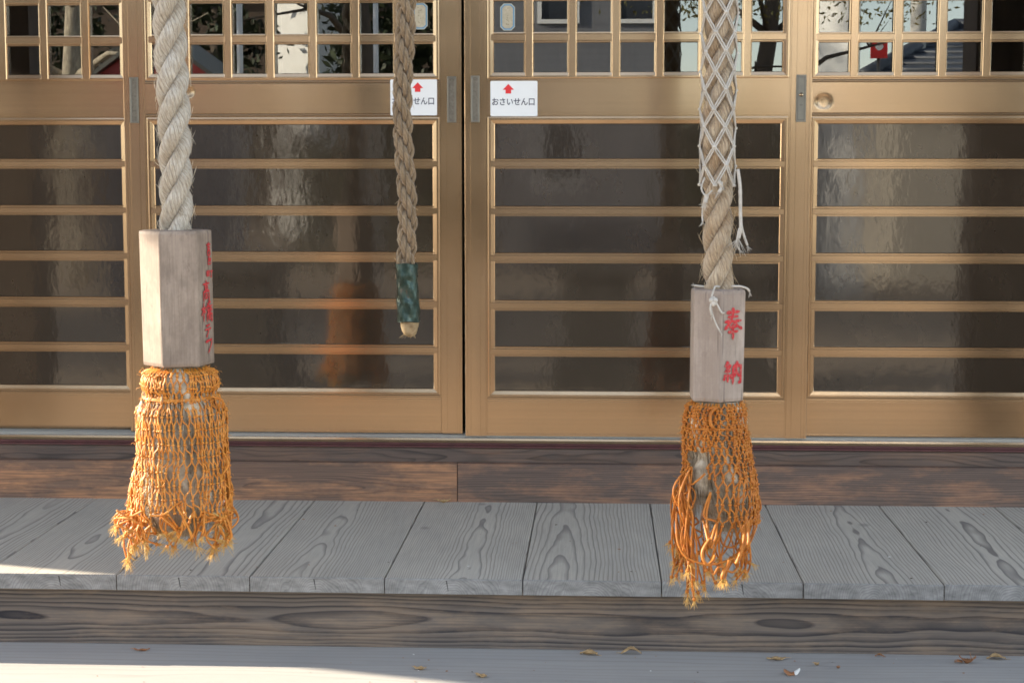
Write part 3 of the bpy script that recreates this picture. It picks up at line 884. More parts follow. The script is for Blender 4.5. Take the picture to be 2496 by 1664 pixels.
# ---- left rope ------------------------------------------------------
LX, LY = -.8130, -1.17
lrope = thing('bell_rope', (LX, LY, .10), 'thick pale rope at left with a big sunlit wooden block and an orange net tassel', 'rope', 'ropes hanging in front of the doors')
def cL(z):
    t = max(0, (z-.75))
    return (LX+.0010-.0072*t + .0022*sin(z*9), LY+.002*sin(z*7+1))
pl = rope_strands(lrope, cL, .735, 2.24, .0315, .186, 1, M['hemp_pale'], ph0=.4)
fuzz(lrope, pl, cL, .0315, .0162, 900, M['fuzz_pale'], 11, 1.22, .010, .028, .005)
ZT, ZB = .7485, .4885
hexblock(lrope, LX, LY, ZB, ZT, .0695, -17.9, .010, M['block_l'])
vb, ex, en, fw = face_frame(LX, LY, .0695, -17.9, 0)
for nm, zc, hh, xo, wf in (('luck', .7108, .0270, .70, .33), ('stand', .6895, .0160, .73, .38), ('town', .6640, .0155, .73, .42),
                       ('tall', .6309, .0400, .48, .50), ('bridge', .5914, .0375, .49, .74), ('te', .5550, .0265, .53, .52), ('fu', .5265, .0285, .56, .56)):
    g = G(); brush(g, KANJI[nm], vb + ex*fw*(xo-wf/2) + Vector((.0006+.010*(ZT-zc), 0, zc-hh/2)) + en*.0004, ex, Vector((0,0,1)), en, fw*wf, hh, .0032 if hh < .02 else .0044)
    g.build('red_character', M['red_ink'], lrope)

rowsL = [(ZB-.004,.050,.002),(ZB-.016,.068,.003),(ZB-.038,.0730,.003),(ZB-.056,.0665,.003),(ZB-.066,.0700,.004),(ZB-.090,.0835,.005),(ZB-.117,.0850,.005),(ZB-.144,.0850,.006),
         (ZB-.170,.0860,.006),(ZB-.196,.0885,.004),(ZB-.222,.0930,.002),(ZB-.248,.0960,.001),(ZB-.272,.0980,.0),(ZB-.292,.0970,0)]
def holeL(p):
    return p.z < ZB-.285 and (-.035 < p.x-LX < .03) and p.y < LY
g = G(); nodesL = net(g, LX, LY, rowsL, 60, .00145, 3, hole=holeL, jit=.10, twist=.9)
for zz_, RR in ((ZB-.0585, .0695), (ZB-.061, .0705)):
    g.tube([(LX+.003+RR*cos(2*pi*k/40), LY+RR*sin(2*pi*k/40), zz_+.002*sin(2*pi*k/40)) for k in range(41)], .0021, 5)
g.build('net', M['orange'], lrope)
def net_fuzz(parent, nodes, cx, cy, hole, mat, count, seed):
    rj = random.Random(seed); g = G(); pts = [p for row in nodes for p in row if not (hole and hole(p))]
    for _ in range(count):
        p = rj.choice(pts) + Vector((rj.uniform(-.005, .005), rj.uniform(-.005, .005), rj.uniform(-.014, .014)))
        o = Vector((p.x-cx, p.y-cy, 0)).normalized(); d = (o*rj.uniform(.1, .9)+Vector((rj.gauss(0, .6), rj.gauss(0, .6), rj.gauss(-.3, .7)))).normalized()
        L = rj.uniform(.004, .011)
        g.tube([p+o*.001, p+d*L*.6+o*.002, p+d*L+Vector((0, 0, -.002))], [.00042, .00036, .0002], 3, caps=False)
    o = g.build('stray_fibre', mat, parent); o['kind'] = 'stuff'
net_fuzz(lrope, nodesL, LX, LY, holeL, M['orange'], 900, 41)
# grey hemp inside
def core(parent, cx, cy, prof, mat, seed, hairs, zend, tipspread):
    rj = random.Random(seed); g = G(); n = 28; vs = []
    for z, R, ox in prof:
        for k in range(n):
            a = 2*pi*k/n
            RR = R*(1+.10*sin(3*a+z*40)+.06*sin(7*a+z*25+seed)+.03*rj.uniform(-1, 1))
            vs.append((cx+ox+RR*cos(a), cy+RR*sin(a), z))
    fs = [(i*n+k, i*n+(k+1) % n, (i+1)*n+(k+1) % n, (i+1)*n+k) for i in range(len(prof)-1) for k in range(n)]
    g.add(vs, fs, True)
    for _ in range(hairs):
        a = rj.uniform(0, 2*pi); i0 = rj.randrange(0, len(prof)-2)
        z, R, ox = prof[i0]
        p = Vector((cx+ox+R*1.02*cos(a), cy+R*1.02*sin(a), z))
        L = rj.uniform(.05, .14)
        pts = [p]
        for s_ in range(1, 6):
            zz_ = z - L*s_/5
            if zz_ < zend: break
            R2 = R; o2 = ox
            for (za, Ra, oa), (zb_, Rb, ob) in zip(prof[:-1], prof[1:]):
                if zb_ <= zz_ <= za:
                    tt = (za-zz_)/(za-zb_); R2 = lerp(Ra, Rb, tt); o2 = lerp(oa, ob, tt)
            if zz_ < prof[-1][0]: R2 = prof[-1][1]*1.1; o2 = prof[-1][2]
            a += rj.uniform(-.06, .06)
            pts.append(Vector((cx+o2+(R2*1.03+tipspread*rj.random()*s_/5)*cos(a), cy+(R2*1.03+tipspread*rj.random()*s_/5)*sin(a), zz_)))
        if len(pts) > 2: g.tube(pts, [.0009]*(len(pts)-1)+[.0003], 3, caps=False)
    for _ in range(hairs//3):
        a = rj.uniform(0, 2*pi); q = rj.uniform(.3, 1.0); z, R, ox = prof[-3]
        p = Vector((cx+ox+R*q*cos(a), cy+R*q*sin(a), z+.02*rj.random()))
        e = Vector((cx+ox+R*q*1.1*cos(a)+rj.gauss(0, .008), cy+R*q*1.1*sin(a), zend+.03*rj.random()))
        g.tube([p, p.lerp(e, .5)+Vector((rj.gauss(0, .004), rj.gauss(0, .004), 0)), e], [.0008, .0007, .0003], 3, caps=False)
    return g.build('hemp_tuft', mat, parent)
core(lrope, LX, LY, [(ZB-.001,.040,.002),(ZB-.014,.060,.003),(ZB-.036,.066,.003),(ZB-.056,.060,.003),(ZB-.085,.074,.004),(ZB-.14,.074,.004),(ZB-.20,.070,.002),(ZB-.25,.066,.002),(ZB-.285,.060,.0),(ZB-.318,.045,-.004),(ZB-.335,.02,-.004)],
     M['tuft'], 5, 620, ZB-.345, .012)
rj = random.Random(21); LC = Loose(lrope, M['orange'])
def PL(px, py, dy=0): return Vector((LX+(px-529)*.2536e-3, LY+dy, ZB-(py-60)*.2536e-3))
endsL = [(165,1545,-.05),(62,1310,-.03),(120,1350,-.06),(205,1470,-.07),(235,1430,-.05),(180,1330,-.08),(150,1290,-.02),(245,1370,-.03),(215,1400,-.01),(340,1420,-.08),(395,1400,-.06),(350,1330,-.02),(500,1405,-.08),(545,1420,-.06),(610,1330,-.09),(520,1360,.0),(690,1360,-.08),
         (735,1405,-.07),(820,1450,-.04),(800,1500,-.02),(888,1430,-.03),(905,1390,.0),(770,1300,-.06),(850,1330,.02),(860,1250,-.05),(900,1290,-.02),(780,1380,.03),(300,1380,.05),(600,1300,.06),(830,1400,.05)]
last = [p for p in nodesL[-1] if not holeL(p)] + list(nodesL[-2])
for k, (px, py, dy) in enumerate(endsL):
    e = PL(px, py, dy)
    st = min(last, key=lambda q: (q.x-e.x)**2*1.0+(q.y-e.y)**2*.6+rj.uniform(0, .0004))
    for rep in range(3 if k % 3 else 4):
        if rep == 0: LC.start(); g = gf = LC.g
        e2 = e + Vector((rj.uniform(-.008, .008), rj.uniform(-.01, .01), rj.uniform(0, .03)))*(rep > 0)
        mids = [st.lerp(e2, .5) + Vector((rj.uniform(-.012, .012), rj.uniform(-.012, .006), -.004))]
        if (px, py) == (62, 1310): mids = [PL(150,1150,-.06), PL(95,1190,-.06)]
        out = cord(g, st, e2, rj, .0019, .006, 6, mids)
        d = out[-1]-out[-3]
        if rj.random() < .75: g.blob(out[-1], .0036, .0036, .0042, 6, 4)
        frayed(gf, out[-1], d, rj, 16, .020)
for mids in ([PL(130,1120,-.09), PL(240,1165,-.10), PL(345,1115,-.10)], [PL(120,1180,-.095), PL(230,1170,-.105), PL(330,1240,-.09)],
             [PL(395,1145,-.10), PL(480,1140,-.105), PL(640,1040,-.098)], [PL(480,1140,-.10), PL(540,1210,-.10), PL(590,1330,-.08)], [PL(640,1050,-.097), PL(660,1170,-.10), PL(615,1300,-.10)],
             [PL(655,1060,-.09), PL(640,1190,-.09), PL(695,1300,-.09)], [PL(600,1060,-.1), PL(640,1130,-.1), PL(690,1330,-.09)], [PL(865,270,-.03), PL(895,330,-.03), PL(870,420,-.02)], [PL(870,690,-.02), PL(915,800,-.03), PL(870,900,-.03)],
             [PL(840,280,-.05), PL(885,300,-.04), PL(890,380,-.03)]):
    LC.start(); cord(LC.g, mids[0], mids[-1], rj, .0020, .003, 7, mids[1:-1])
LC.done()

# ---- middle rope ----------------------------------------------------
MX, MY = -.3690, -1.17
mrope = thing('bell_rope', (MX, MY, .50), 'thin brown twisted rope in the middle with a green copper sleeve at its end', 'rope', 'ropes hanging in front of the doors')
def cM(z): return (MX-.0005+.004*sin((z-.68)*16), MY+.002*sin(z*11))
pm = rope_strands(mrope, cM, .655, 2.24, .0188, .138, -1, M['hemp_brown'], step=.0035, sub=(.046, 1), rsf=.50, rhof=.54, ph0=.9)
fuzz(mrope, pm, cM, .02, .0056, 350, M['fuzz_tan'], 12, 1.22, .005, .012, .002)
g = G(); n = 40; mz = 26; vs = []
rj = random.Random(8)
for i in range(mz+1):
    t = i/mz; z = .6845-.110*t
    for k in range(n):
        a = 2*pi*k/n
        R = .0203 + .0009*t - .0008*sin(a*2+z*70) + .0007*sin(5*a+z*160) + .0006*sin(9*a-z*210)
        if abs(((a-4.9+pi) % (2*pi))-pi) < .35 and .25 < t < .62: R -= .0028
        if abs(((a-4.35+pi) % (2*pi))-pi) < .12: R += .0010
        vs.append((MX+.0012+.004*t+R*cos(a), MY+R*sin(a), z+.0010*sin(3*a)))
fs = [(i*n+k, (i+1)*n+k, (i+1)*n+(k+1) % n, i*n+(k+1) % n) for i in range(mz) for k in range(n)]
g.add(vs, fs, True)
# rolled inner return so that the sheet has thickness
g.tube([(MX+.0012+.0200*cos(2*pi*k/40), MY+.0200*sin(2*pi*k/40), .6845+.001*sin(6*pi*k/40)) for k in range(41)], .0008, 5)
g.tube([(MX+.0052+.0208*cos(2*pi*k/40), MY+.0208*sin(2*pi*k/40), .5745+.001*sin(6*pi*k/40)) for k in range(41)], .0009, 5)
g.build('copper_sleeve', M['copper'], mrope)
g = G(); vs = []; n = 20
tp = [(.585,.0178),(.572,.0180),(.564,.0168),(.556,.0146),(.550,.0118),(.5465,.0086),(.5445,.004)]
for z, R in tp:
    for k in range(n):
        a = 2*pi*k/n; RR = R*(1+.05*sin(5*a+z*300))
        vs.append((MX+.0065+(.575-z)*.02+RR*cos(a), MY+RR*sin(a), z))
g.add(vs, [(i*n+k, (i+1)*n+k, (i+1)*n+(k+1) % n, i*n+(k+1) % n) for i in range(len(tp)-1) for k in range(n)] + [tuple((len(tp)-1)*n+k for k in range(n))], True)
for _ in range(14):
    a = rj.uniform(0, 6.28); p = Vector((MX+.006+.010*cos(a), MY+.010*sin(a), .549)); g.tube([p, p+Vector((.004*cos(a)-.003, .004*sin(a), -.005)), p+Vector((.006*cos(a)-.004, .003*sin(a), -.007))], [.0005,.0004,.0002], 3, caps=False)
g.build('rope_end', M['tip'], mrope)

# ---- right rope -----------------------------------------------------
RX, RY = .2275, -1.135
rrope = thing('bell_rope', (RX, RY, .05), 'thick netted rope at right with a slim wooden block and a long orange tassel', 'rope', 'ropes hanging in front of the doors')
def cR(z): return (RX-.001-.006*max(0, z-.64)+.0018*sin(z*10+2), RY+.002*sin(z*8))
pr_ = rope_strands(rrope, cR, .625, 2.24, .0290, .172, 1, M['hemp_tan'], ph0=1.2)
fuzz(rrope, pr_, cR, .029, .0150, 1100, M['fuzz_tan'], 13, 1.22, .010, .030, .006)
ZT, ZB = .6370, .4225
hexblock(rrope, RX, RY, ZB, ZT, .0572, 27.9, -.006, M['block_r'])
vb, ex, en, fw = face_frame(RX, RY, .0572, 27.9, 0)
for nm, zc, hh, xo in (('dedicate', .5740, .0590, .10), ('offer', .4797, .0450, .11)):
    g = G(); brush(g, KANJI[nm], vb + ex*fw*xo + Vector((-.006*(ZT-zc), 0, zc-hh/2)) + en*.0004, ex, Vector((0,0,1)), en, fw*.79, hh, .0062); g.build('red_character', M['red_ink'], rrope)
# white diamond netting, doubled cords
rj = random.Random(31); g = G()
n5 = 5; rows = []; zk = 1.158+.0355*30; i = 0
while zk > .800:
    rows.append(zk); zk -= .0356
nd = []
for i, z in enumerate(rows):
    row = []
    for j in range(n5):
        a = 2*pi*(j + .5*(i % 2))/n5 - pi/2 + .30 + (1.1-z)*.55 + rj.uniform(-.06, .06)
        c = cR(z); RR = .0338
        row.append(Vector((c[0]+RR*cos(a), c[1]+RR*sin(a), z+rj.uniform(-.002, .002))))
    nd.append(row)
for i in range(len(nd)-1):
    for j in range(n5):
        a = nd[i][j]
        for b in ((nd[i+1][j], nd[i+1][(j-1) % n5]) if i % 2 == 0 else (nd[i+1][j], nd[i+1][(j+1) % n5])):
            for s_ in (-1, 1):
                pts = []
                for k in range(6):
                    t = k/5; p = a.lerp(b, t); c = cR(p.z)
                    o = Vector((p.x-c[0], p.y-c[1], 0)); o = o.normalized()*(.0322+.002*abs(2*t-1))
                    q = Vector((c[0]+o.x, c[1]+o.y, p.z))
                    tt = (b-a).normalized(); sd_ = tt.cross(o.normalized())
                    pts.append(q + sd_*s_*.0021*(1 if 0 < k < 5 else .5))
                g.tube(pts, .0016, 5, caps=False)
for row in nd:
    for p in row:
        c = cR(p.z); o = Vector((p.x-c[0], p.y-c[1], 0)).normalized()
        s_ = Vector((-o.y, o.x, 0))
        for q, rr_ in ((p+s_*.0022, .0026), (p-s_*.0022, .0026), (p+o*.0012, .0030)): g.blob(q, rr_, rr_, .0030, 6, 4)
g.build('net_cover', M['white_cord'], rrope)
# the netting's loose tails
def PR(px, py, dy=0): return Vector((RX+(px-1752)*.788e-3, RY+dy, .640-(py-703)*.790e-3))
def tail(pts, r, frs=8, L=.018, keep=None):
    g = keep or G()
    out = cord(g, pts[0], pts[-1], rj, r, .001, 6, pts[1:-1])
    frayed(g, out[-1], out[-1]-out[-3], rj, frs, L, .0005, 0)
    if keep is None: g.build('loose_tail', M['white_cord'], rrope)
tail([PR(1793,420,-.025), PR(1797,460,-.03), PR(1799,520,-.03), PR(1802,560,-.03), PR(1797,585,-.03)], .0034, 16, .028)
tail([PR(1798,470,-.02), PR(1804,540,-.02), PR(1812,575,-.02), PR(1819,602,-.02)], .0024, 10, .012)
tail([PR(1798,560,-.03), PR(1793,595,-.03), PR(1800,612,-.03)], .0016, 6, .010)
tail([PR(1715,440,-.02), PR(1709,465,-.025), PR(1718,482,-.03), PR(1732,470,-.034)], .0018, 0)
tail([PR(1720,482,-.03), PR(1717,500,-.03)], .0045, 10, .016)
tail([PR(1713,500,-.028), PR(1711,530,-.026), PR(1710,545,-.026)], .0016, 6, .010)
tail([PR(1748,448,-.036), PR(1752,462,-.037), PR(1746,475,-.037)], .0038, 9, .012)
tail([PR(1754,450,-.036), PR(1757,460,-.037)], .0026, 6, .008)
tail([PR(1714,700,-.03), PR(1700,698,-.04), PR(1692,696,-.045)], .0022, 8, .014)
tail([PR(1782,699,-.035), PR(1802,698,-.045), PR(1815,702,-.05), PR(1822,710,-.05)], .0021, 7, .010)
g = G()
tail([PR(1752,700,-.034), PR(1738,699,-.052), PR(1733,715,-.060), PR(1731,732,-.060)], .0020, 0, keep=g)
tail([PR(1731,730,-.060), PR(1738,722,-.063), PR(1746,738,-.063), PR(1757,758,-.062), PR(1760,760,-.062)], .0020, 3, .006, keep=g)
tail([PR(1731,728,-.060), PR(1728,745,-.062), PR(1738,775,-.062), PR(1754,806,-.062)], .0016, 5, .010, keep=g)
tail([PR(1732,735,-.062), PR(1726,748,-.063), PR(1731,765,-.063)], .0020, 5, .008, keep=g)
for q in (PR(1731,730,-.062), PR(1736,738,-.063), PR(1740,730,-.063)): g.blob(q, .0052, .0045, .0056, 7, 5)
g.build('knotted_tail', M['white_cord'], rrope)

def PRt(px, py, dy=0): return Vector((RX+(px-398)*.2565e-3, RY+dy, ZB-(py-45)*.2565e-3))
def rowz(py, l, r_): return (ZB-(py-45)*.2565e-3, (r_-l)/2*.2565e-3, ((r_+l)/2-398)*.2565e-3)
rowsR = [rowz(55,212,585), rowz(100,175,607), rowz(150,170,612), rowz(192,165,612), rowz(225,160,614), rowz(262,155,622), rowz(300,152,632), rowz(345,152,642), rowz(400,158,650), rowz(465,160,660), rowz(520,158,668),
         rowz(600,150,688), rowz(690,130,702), rowz(790,115,712), rowz(880,110,722), rowz(950,112,722)]
def holeR(p):
    x = (p.x-RX)/.2565e-3+398; y = (ZB-p.z)/.2565e-3+45
    if p.y < RY:
        if 200 < x < 320 and 420 < y: return True
        if y > 640 and x < 390: return True
    return y > 700 and x < 300
g = G(); nodesR = net(g, RX, RY, rowsR, 42, .00165, 6, hole=holeR, jit=.09, twist=-.4)
zz_ = rowz(240,158,616)
g.tube([(RX+zz_[2]+zz_[1]*1.03*cos(2*pi*k/40), RY+zz_[1]*1.03*sin(2*pi*k/40), zz_[0]+.0015*sin(2*pi*k/40*3)) for k in range(41)], .0021, 5)
cord(g, PRt(330,85,-.055), PRt(355,225,-.062), rj, .0034, .001, 7, [PRt(375,75,-.06), PRt(340,110,-.062), PRt(335,170,-.062)])
g.build('net', M['orange_shaded'], rrope)
net_fuzz(rrope, nodesR, RX, RY, holeR, M['orange_shaded'], 700, 42)
core(rrope, RX, RY, [(ZB-.001,.040,.0),(ZB-.012,.050,.0),(ZB-.05,.054,-.001),(ZB-.085,.057,.0),(ZB-.105,.054,.004),(ZB-.14,.058,.004),(ZB-.175,.054,.012),(ZB-.20,.046,.018),(ZB-.23,.032,.022),(ZB-.255,.016,.022)],
     M['tuft'], 9, 460, ZB-.265, .006)
g = G()
g.blob(PRt(300,610,-.038), .022, .018, .040, 14, 10)
for _ in range(150):
    a = rj.uniform(0, 6.28); p = PRt(300,610,-.038) + Vector((.021*cos(a), .017*sin(a), .02*rj.uniform(-1, 1)))
    g.tube([p, p+Vector((rj.uniform(-.004, .004), rj.uniform(-.004, .002), -.03)), p+Vector((rj.uniform(-.006, .010), rj.uniform(-.004, .004), -.06))], [.0008,.0007,.0003], 3, caps=False)
g.build('hemp_lump', M['tuft'], rrope)
LC = Loose(rrope, M['orange_shaded'])
endsR = [(60,1380,-.03),(92,1345,-.05),(110,1290,-.02),(165,1300,-.06),(215,1350,-.075),(178,1515,-.05),(235,1505,-.07),(270,1470,-.06),(400,1395,-.05),(430,1390,-.03),(480,1385,-.06),(540,1375,-.05),(600,1365,-.03),(640,1355,-.01),(610,1310,-.05),(345,1290,-.07),(300,1300,.02),(520,1300,.04),(90,1200,.03),(120,1250,.0),(560,1260,-.06),(470,1320,.03),(360,1200,.03)]
last = [p for p in nodesR[-1] if not holeR(p)] + [p for p in nodesR[-2] if not holeR(p)]
lefty = [PRt(140,600,-.045), PRt(130,640,-.03), PRt(160,560,-.055), PRt(135,700,-.01), PRt(190,520,-.062)]
for k, (px, py, dy) in enumerate(endsR):
    e = PRt(px, py, dy)
    for rep in range(3 if px < 300 else 2):
        if rep == 0: LC.start(); g = gf = LC.g
        if px < 290:
            st = lefty[(k+rep) % 5] + Vector((rj.uniform(-.004, .004), rj.uniform(-.01, .01), 0))
            mids = [PRt(rj.uniform(80, 200), rj.uniform(700, 800), dy+rj.uniform(-.02, .02)), PRt(lerp(rj.uniform(80, 200), px, .4), rj.uniform(950, 1100), dy+rj.uniform(-.015, .015))]
        else:
            st = min(last, key=lambda q: (q.x-e.x)**2+(q.y-e.y)**2*.6+rj.uniform(0, .0006))
            mids = [st.lerp(e, .5) + Vector((rj.uniform(-.014, .014), rj.uniform(-.012, .008), -.006))]
        e2 = e + Vector((rj.uniform(-.010, .010), rj.uniform(-.01, .01), rj.uniform(0, .04)))*(rep > 0)
        out = cord(g, st, e2, rj, .0019, .008, 6, mids)
        if rj.random() < .8: g.blob(out[-1], .0040, .0040, .0046, 6, 4)
        frayed(gf, out[-1], out[-1]-out[-3], rj, 16, .018)
# big loops and the few cords that reach into the sun
for r_, pts in ((.0026, [(385,900,-.095),(350,1010,-.118),(345,1060,-.122),(318,1020,-.118),(285,890,-.08)]),
               (.0030, [(330,1010,-.118),(285,1080,-.126),(275,1140,-.130),(300,1190,-.130),(345,1170,-.122),(370,1140,-.11)]),
               (.0026, [(380,930,-.100),(362,1010,-.122),(350,1075,-.125)]),
               (.0034, [(588,925,-.100),(575,1010,-.124),(545,1110,-.131),(515,1180,-.133)]),
               (.0028, [(596,860,-.095),(600,930,-.110),(598,1010,-.124),(592,1065,-.126)]),
               (.0036, [(468,1170,-.118),(448,1210,-.131),(432,1255,-.134),(420,1285,-.134)]),
               (.0020, [(95,850,-.06),(100,1050,-.08),(170,1170,-.09),(330,1215,-.10),(480,1190,-.09),(600,1150,-.07),(690,1000,-.04),(715,870,-.02)]),
               (.0020, [(700,740,.0),(740,820,-.01),(735,870,-.01),(680,915,.0)]),(.0020, [(240,920,-.03),(270,960,-.03),(225,1010,-.02),(290,1060,-.01),(250,1120,0)]),
               (.0020, [(690,960,.01),(660,1080,-.01),(560,1160,-.04)]),(.0020, [(300,560,-.07),(240,610,-.075),(210,640,-.07),(180,600,-.065)]),
               (.0022, [(340,690,-.08),(300,780,-.085),(285,850,-.09),(310,880,-.09),(360,890,-.092),(395,910,-.095)]), (.0022, [(340,700,-.08),(310,830,-.088),(325,960,-.10),(340,1040,-.11)]),
               (.0022, [(175,560,-.062),(195,620,-.07),(180,700,-.07),(150,720,-.06),(110,720,-.05),(95,705,-.045)]),
               (.0020, [(420,1000,-.05),(440,1100,-.06),(520,1120,-.05),(600,1040,-.04)]), (.0022, [(340,1220,-.09),(360,1290,-.10),(400,1230,-.1),(500,1290,-.08),(560,1240,-.06)])):
    P = [PRt(*q) for q in pts]; LC.start(); g = LC.g
    out = cord(g, P[0], P[-1], rj, r_, .0015, 7, P[1:-1])
    if r_ == .0036:
        for k in range(3): frayed(g, PRt(420+10*k,1290,-.134), Vector((-.2, -.3, -1)), rj, 22, .017)
    if r_ == .0034: g.blob(PRt(590,932,-.100), .0055, .0055, .006, 7, 5)
LC.done()

# ------------------------------------------------------------------ dry leaves
def leaf(name, label, x, y, z, L, Wd, rz, curl, fold, mat, cat='leaf', lift=.002, seed=0, stem=True, tipmat=None):
    rj = random.Random(seed); g = G(); nl, nw = 14, 6; vs = []
    for i in range(nl+1):
        u = i/nl; w = Wd*.5*sin(pi*min(1, u**.8*.98+.01))*(1+.10*((i % 2)*2-1))
        for j in range(nw+1):
            v = j/nw*2-1
            xx = (u-.5)*L; yy = v*w
            zz = curl*(u-.5)**2*4*L - fold*(1-abs(v))*Wd*.5 + rj.uniform(-.0006, .0006)+.0015*sin(u*9+v*3)
            vs.append(Vector((xx, yy, zz)))
    lo = min(v.z for v in vs)
    vs = [Vector((v.x, v.y, v.z-lo+.0006)) for v in vs]
    fs = [(i*(nw+1)+j, (i+1)*(nw+1)+j, (i+1)*(nw+1)+j+1, i*(nw+1)+j+1) for i in range(nl) for j in range(nw)]
    g.add(vs, fs, True)
    if tipmat:
        for k in range(len(g.f)):
            if k//nw > nl*.62: g.mi[k] = 1
    if stem: g.tube([vs[3], vs[3]+Vector((-L*.12, .001, .001)), vs[3]+Vector((-L*.25, .003, .0005))], [.0007, .0006, .0005], 5)
    o = g.build(name, [mat, tipmat] if tipmat else mat)
    o.location = (x, y, z); o.rotation_euler = (0, 0, rad(rz))
    so = o.modifiers.new('thickness', 'SOLIDIFY'); so.thickness = .0004
    return tag(o, label, cat, 'dry leaves on the step')
ZS = -.1602
leaf('dry_leaf', 'long narrow brown leaf on the step below the left tassel', -.972, -.890, ZS, .034, .010, 4, .10, .2, M['leaf_brown'], seed=1)
leaf('dry_leaf', 'tan leaf at the edge of the sunlit patch on the step', -.364, -.998, ZS, .026, .017, -12, .12, .3, M['leaf_tan'], seed=2)
leaf('dry_leaf', 'tan leaf on the front of the step, nearest the bottom edge', -.234, -1.046, ZS, .027, .017, -35, .12, .4, M['leaf_tan'], seed=3)
leaf('dry_leaf', 'wavy tan leaf by the edge beam, left of the peaked leaf', -.018, -.872, ZS, .037, .022, 170, -.06, .5, M['leaf_tan'], seed=4)
leaf('dry_leaf', 'tan leaf folded to a peak by the edge beam', .072, -.862, ZS, .043, .020, 5, -.26, .1, M['leaf_tan'], seed=5)
leaf('dry_leaf', 'flat pointed yellowish leaf on the step below the right tassel', .375, -.889, ZS, .041, .020, 188, .05, .15, M['leaf_tan'], seed=6)
leaf('dry_leaf', 'curled rust brown leaf with a white tip at the front of the step', .396, -.994, ZS, .034, .022, 8, .22, -.5, M['leaf_brown'], seed=7, stem=False, tipmat=M['leaf_white'])
leaf('leaf_scrap', 'small crumpled scrap just right of the white tipped leaf', .455, -.924, ZS, .012, .010, 30, .3, .5, M['leaf_tan'], 'leaf scrap', seed=8)
leaf('leaf_scrap', 'tiny brown scrap in the middle between the crumpled scrap and the clawed leaf', .497, -.946, ZS, .009, .007, 70, .3, .4, M['leaf_brown'], 'leaf scrap', seed=9)
leaf('leaf_scrap', 'small reddish scrap lying against the foot of the edge beam', .595, -.856, ZS, .018, .009, 170, -.2, .3, M['leaf_brown'], 'leaf scrap', seed=10)
o = leaf('dry_leaf', 'clawed brown leaf with its stalk standing up at right', .770, -.896, ZS, .034, .018, 170, .35, .6, M['leaf_brown'], seed=11, stem=False)
g = G(); g.tube([(-.009,0,.006),(-.007,.003,.016),(-.004,.004,.026)], [.0010,.0008,.0007], 5)
for k in range(6): g.tube([(.010,-.004+.002*k,.004),(.018,-.006+.003*k,.006),(.026,-.008+.004*k,.003+.002*(k % 2))], [.0012,.0009,.0004], 4)
st = g.build('stalk', M['leaf_brown']); st.parent = o
leaf('dry_leaf', 'rightmost tan leaf, arched by the edge beam', .837, -.862, ZS, .040, .022, 182, -.14, .3, M['leaf_tan'], seed=12)
leaf('dry_leaf', 'brown leaf on the veranda at the kick board joint', -.401, -.043, .0006, .036, .016, 12, .15, .5, M['leaf_tan'], seed=13)

rj = random.Random(77); g = G()
for k in range(110):
    on = k < 60
    x = rj.uniform(-1.25, 1.0); y = rj.uniform(-.84, -.05) if on else rj.uniform(-1.12, -.85); z = .0004 if on else ZS+.0004
    r_ = rj.uniform(.0008, .0028); a = rj.uniform(0, 6.28); e = rj.uniform(1, 2.6)
    g.add([(x+r_*e*cos(a), y+r_*e*sin(a), z), (x-r_*sin(a), y+r_*cos(a), z+.0012), (x-r_*e*cos(a), y-r_*e*sin(a), z), (x+r_*sin(a), y-r_*cos(a), z)], [(0,1,3),(1,2,3)], mi=rj.choice((0, 0, 1, 2)))
tag(g.build('crumbs', [M['leaf_brown'], M['leaf_white'], M['bark_dark']]), 'tiny specks of leaf and dust scattered over the boards', 'debris', kind='stuff')

# ------------------------------------------------------------------ the yard mirrored in the doors, and unseen trees added to shade it
GZ = -.55
def tree(name, label, x, y, h, tr, cz0, cr, nl, bark, leafm, seed, lean=0.0, size=.10):
    rj = random.Random(seed)
    t = thing(name, (x, y, GZ), label, 'tree')
    g = G(); hh = h
    pts = [(x+lean*k/8+.05*sin(k*1.3+seed), y+.05*cos(k*1.7), GZ+hh*k/8) for k in range(9)]
    g.tube(pts, [tr*(1.25 if k == 0 else 1)*(1-.08*k) for k in range(9)], 12)
    tips = []
    for k in range(16):
        b = Vector(pts[rj.randrange(3, 9)]); a = rj.uniform(0, 6.28)
        L = cr*rj.uniform(.5, 1.0)
        e = b + Vector((cos(a)*L, sin(a)*L, L*rj.uniform(.1, .6))); m_ = b.lerp(e, .5)+Vector((0, 0, .12*L))
        g.tube([b, m_, e], [tr*.32, tr*.2, tr*.05], 6); tips += [m_, e]
        for _ in range(3):
            e2 = e + Vector((rj.uniform(-1, 1), rj.uniform(-1, 1), rj.uniform(-.4, .8)))*cr*.4
            g.tube([m_.lerp(e, .6), e2], [tr*.1, tr*.03], 4, caps=False); tips.append(e2)
    g.build('trunk', bark, t)
    g = G()
    for _ in range(nl):
        c = rj.choice(tips) + Vector((rj.gauss(0, .22), rj.gauss(0, .22), rj.gauss(0, .18)))*cr*.9
        if c.z < cz0: continue
        u = Vector((rj.gauss(0, 1), rj.gauss(0, 1), rj.gauss(0, 1))).normalized(); v = u.orthogonal().normalized(); s_ = size*rj.uniform(.5, 1.2)
        g.add([c-u*s_, c+v*s_*.45, c+u*s_, c-v*s_*.45], [(0,1,2,3)])
    g.build('crown', leafm, t)
    return t
